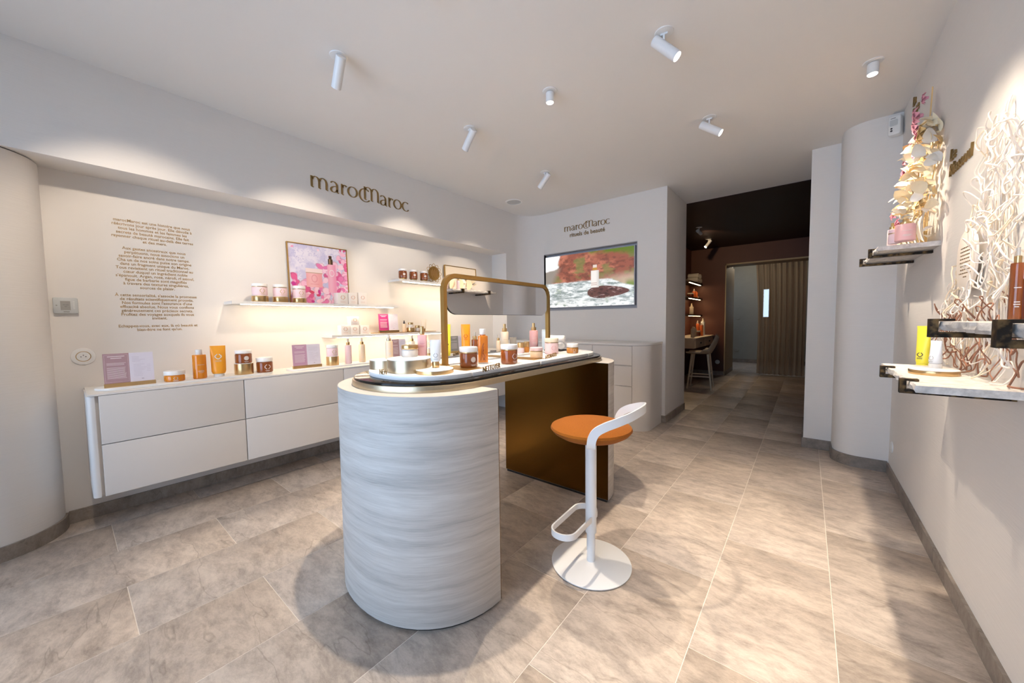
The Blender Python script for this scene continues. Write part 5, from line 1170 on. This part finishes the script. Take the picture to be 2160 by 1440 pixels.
# dressing table
t = thing('dressing_table', 'pale wall-hung dressing table with two drawers in the back room', 'table', (XBk, 7.12, 0))
obj('body', mesh('body', *PRISM([(.001, 0), (.44, 0), (.44, 1.6), (.001, 1.6)], .665, .83), smooth=0), 'desk', t); obj('top', mesh('top', *BOX(.001, .47, -.01, 1.61, .83, .855), smooth=0), 'desk', t)
for y_ in (.04, .82):
    d = obj('drawer', mesh('drawer', *BOX(.4405, .458, y_, y_+.74, .675, .818), smooth=0), 'desk', t); obj('handle', mesh('handle', *BOX(.458, .474, y_+.34, y_+.40, .74, .762), smooth=0), 'dark', d)
zt0 = .8552
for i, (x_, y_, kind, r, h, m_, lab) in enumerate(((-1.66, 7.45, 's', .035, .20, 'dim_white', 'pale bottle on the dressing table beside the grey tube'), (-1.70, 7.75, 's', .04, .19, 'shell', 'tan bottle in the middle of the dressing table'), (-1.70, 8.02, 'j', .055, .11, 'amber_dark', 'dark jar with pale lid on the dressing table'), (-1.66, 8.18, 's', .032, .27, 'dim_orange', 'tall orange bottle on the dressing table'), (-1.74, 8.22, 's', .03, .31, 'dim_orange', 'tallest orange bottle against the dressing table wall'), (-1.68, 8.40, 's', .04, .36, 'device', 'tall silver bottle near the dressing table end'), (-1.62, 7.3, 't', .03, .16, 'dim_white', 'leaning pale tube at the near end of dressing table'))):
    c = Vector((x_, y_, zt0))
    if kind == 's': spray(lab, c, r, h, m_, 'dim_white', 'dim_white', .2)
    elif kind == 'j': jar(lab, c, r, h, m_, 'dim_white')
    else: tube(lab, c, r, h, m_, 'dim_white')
# counter chair
t = thing('counter_chair', 'pale shell counter chair with four legs in the back room', 'chair', (-1.415, 6.95, 0), math.radians(5))
zs_ = .60
V, Fc = [], []; nu, nv = 16, 12
for j in range(nv+1):
    for i in range(nu+1):
        u = -1+2*i/nu; v = j/nv
        if v < .55: s = v/.55; x_ = -.21+.36*s; z_ = .03*(abs(u)**3)+.01; wd = .19+.03*math.sin(PI*s)
        else: s = (v-.55)/.45; x_ = .15+.10*math.sin(s*1.2)+.03*s; z_ = .01+.28*s**1.15; wd = .215-.11*s**2; x_ -= .05*abs(u)**2*(1-s*.2)
        V.append((x_, u*wd, zs_+z_+ (.05*abs(u)**2 if v > .4 else 0)))
for j in range(nv):
    for i in range(nu): k = j*(nu+1)+i; Fc.append([k, k+1, k+nu+2, k+nu+1])
m_ = len(V); V2 = [(a, b_, c-.014) for a, b_, c in V]; F2 = [[q+m_ for q in f[::-1]] for f in Fc]
rim = [i for i in range(nu+1)]+[j*(nu+1)+nu for j in range(1, nv+1)]+[nv*(nu+1)+i for i in range(nu-1, -1, -1)]+[j*(nu+1) for j in range(nv-1, 0, -1)]
F3 = [[rim[i], rim[(i+1) % len(rim)], rim[(i+1) % len(rim)]+m_, rim[i]+m_] for i in range(len(rim))]
obj('shell', mesh('shell', V+V2, Fc+F2+F3, smooth=60), 'shell', t)
LG = {}
for sx_ in (-1, 1):
    for sy_ in (-1, 1):
        a, b_ = Vector((sx_*.12, sy_*.13, zs_+.0)), Vector((sx_*.185, sy_*.19, 0)); LG[sx_, sy_] = (a, b_)
        obj('leg', mesh('leg', *SWEEP([a, (a+b_)/2, b_], [tuple(circ(r_, 10)) for r_ in (.019, .016, .011)], upv=(1, 0, 0))), 'leg_wood', t)
for p, q in (((-1, -1), (-1, 1)), ((1, -1), (1, 1)), ((-1, -1), (1, -1)), ((-1, 1), (1, 1))):
    z_ = .26 if p[0] == q[0] else .22; f_ = 1-z_/zs_; A = LG[p][0].lerp(LG[p][1], f_); B = LG[q][0].lerp(LG[q][1], f_); obj('stretcher', mesh('stretcher', *SWEEP([A, B], circ(.010, 8))), 'leg_wood', t)
# curtain with folds
V, Fc = [], []; nx, nz = 160, 24
for j in range(nz+1):
    v = j/nz; z_ = .012+2.5*v
    for i in range(nx+1):
        u = i/nx; x_ = -.86+.84*u+(.05*math.sin(PI*(1-v))*(1-u) if v < 1 else 0) + (-.02+.06*(1-v)**2)*(1-u); ph_ = u*2*PI*9+.6*math.sin(v*2+u*5); y_ = 9.36+.035*math.sin(ph_)+.012*math.sin(2.3*ph_+1)*(1-v*.4); V.append((x_, y_, z_))
for j in range(nz):
    for i in range(nx): k = j*(nx+1)+i; Fc.append([k, k+1, k+nx+2, k+nx+1])
cu = thing('sheer_curtain', 'long brown sheer curtain across the corridor opening', 'curtain', (0, 0, 0))
obj('fabric', mesh('fabric', V, Fc, smooth=180), 'curtain', cu); obj('rail', mesh('rail', *BOX(-.95, -.002, 9.34, 9.38, 2.512, 2.54), smooth=0), 'white_metal', cu)
# bright slit window far behind the curtain
w2 = struct(obj('window_2', mesh('window_2', *BOX(-.90, -.77, 11.57, 11.6, 1.22, 1.95), smooth=0), 'white_metal')); pm('daylight_pane', (.7, .85, 1.), .4, emit=6., ecol=(.6, .8, 1.)); obj('pane', mesh('pane', *BOX(-.89, -.78, 11.565, 11.57, 1.23, 1.94), smooth=0), 'daylight_pane', w2)
socket((-1.46, 11.6, 1.22), BACKW, .06, 'upper round grey switch on the corridor wall', False, 'grey_wall'); socket((-1.48, 11.6, .34), BACKW, .06, 'lower round grey socket on the corridor wall', False, 'grey_wall')
socket((-1.46, 8.75, .28), BACKW, .045, 'round white socket low on the brown back room wall', False)
BKC = (1., .72, .42)
spot(-1.40, 6.6, (-1.2, 8.6, 2.3), 'white spotlight held level under the dark back room ceiling', power=.5, cone=70, z=ZC-.006, col=BKC); spot(-1.47, 7.7, (-1.85, 7.2, 1.9), 'white spotlight tilted down under the dark back room ceiling', power=.8, cone=80, z=ZC-.006, col=BKC)
l = bpy.data.lights.new('lamp', 'POINT'); l.energy = 12.0; l.color = (1., .86, .66); l.shadow_soft_size = .1; lo = bpy.data.objects.new('corridor_lamp', l); COL.objects.link(lo); lo.location = (-1.0, 10.5, 2.55)
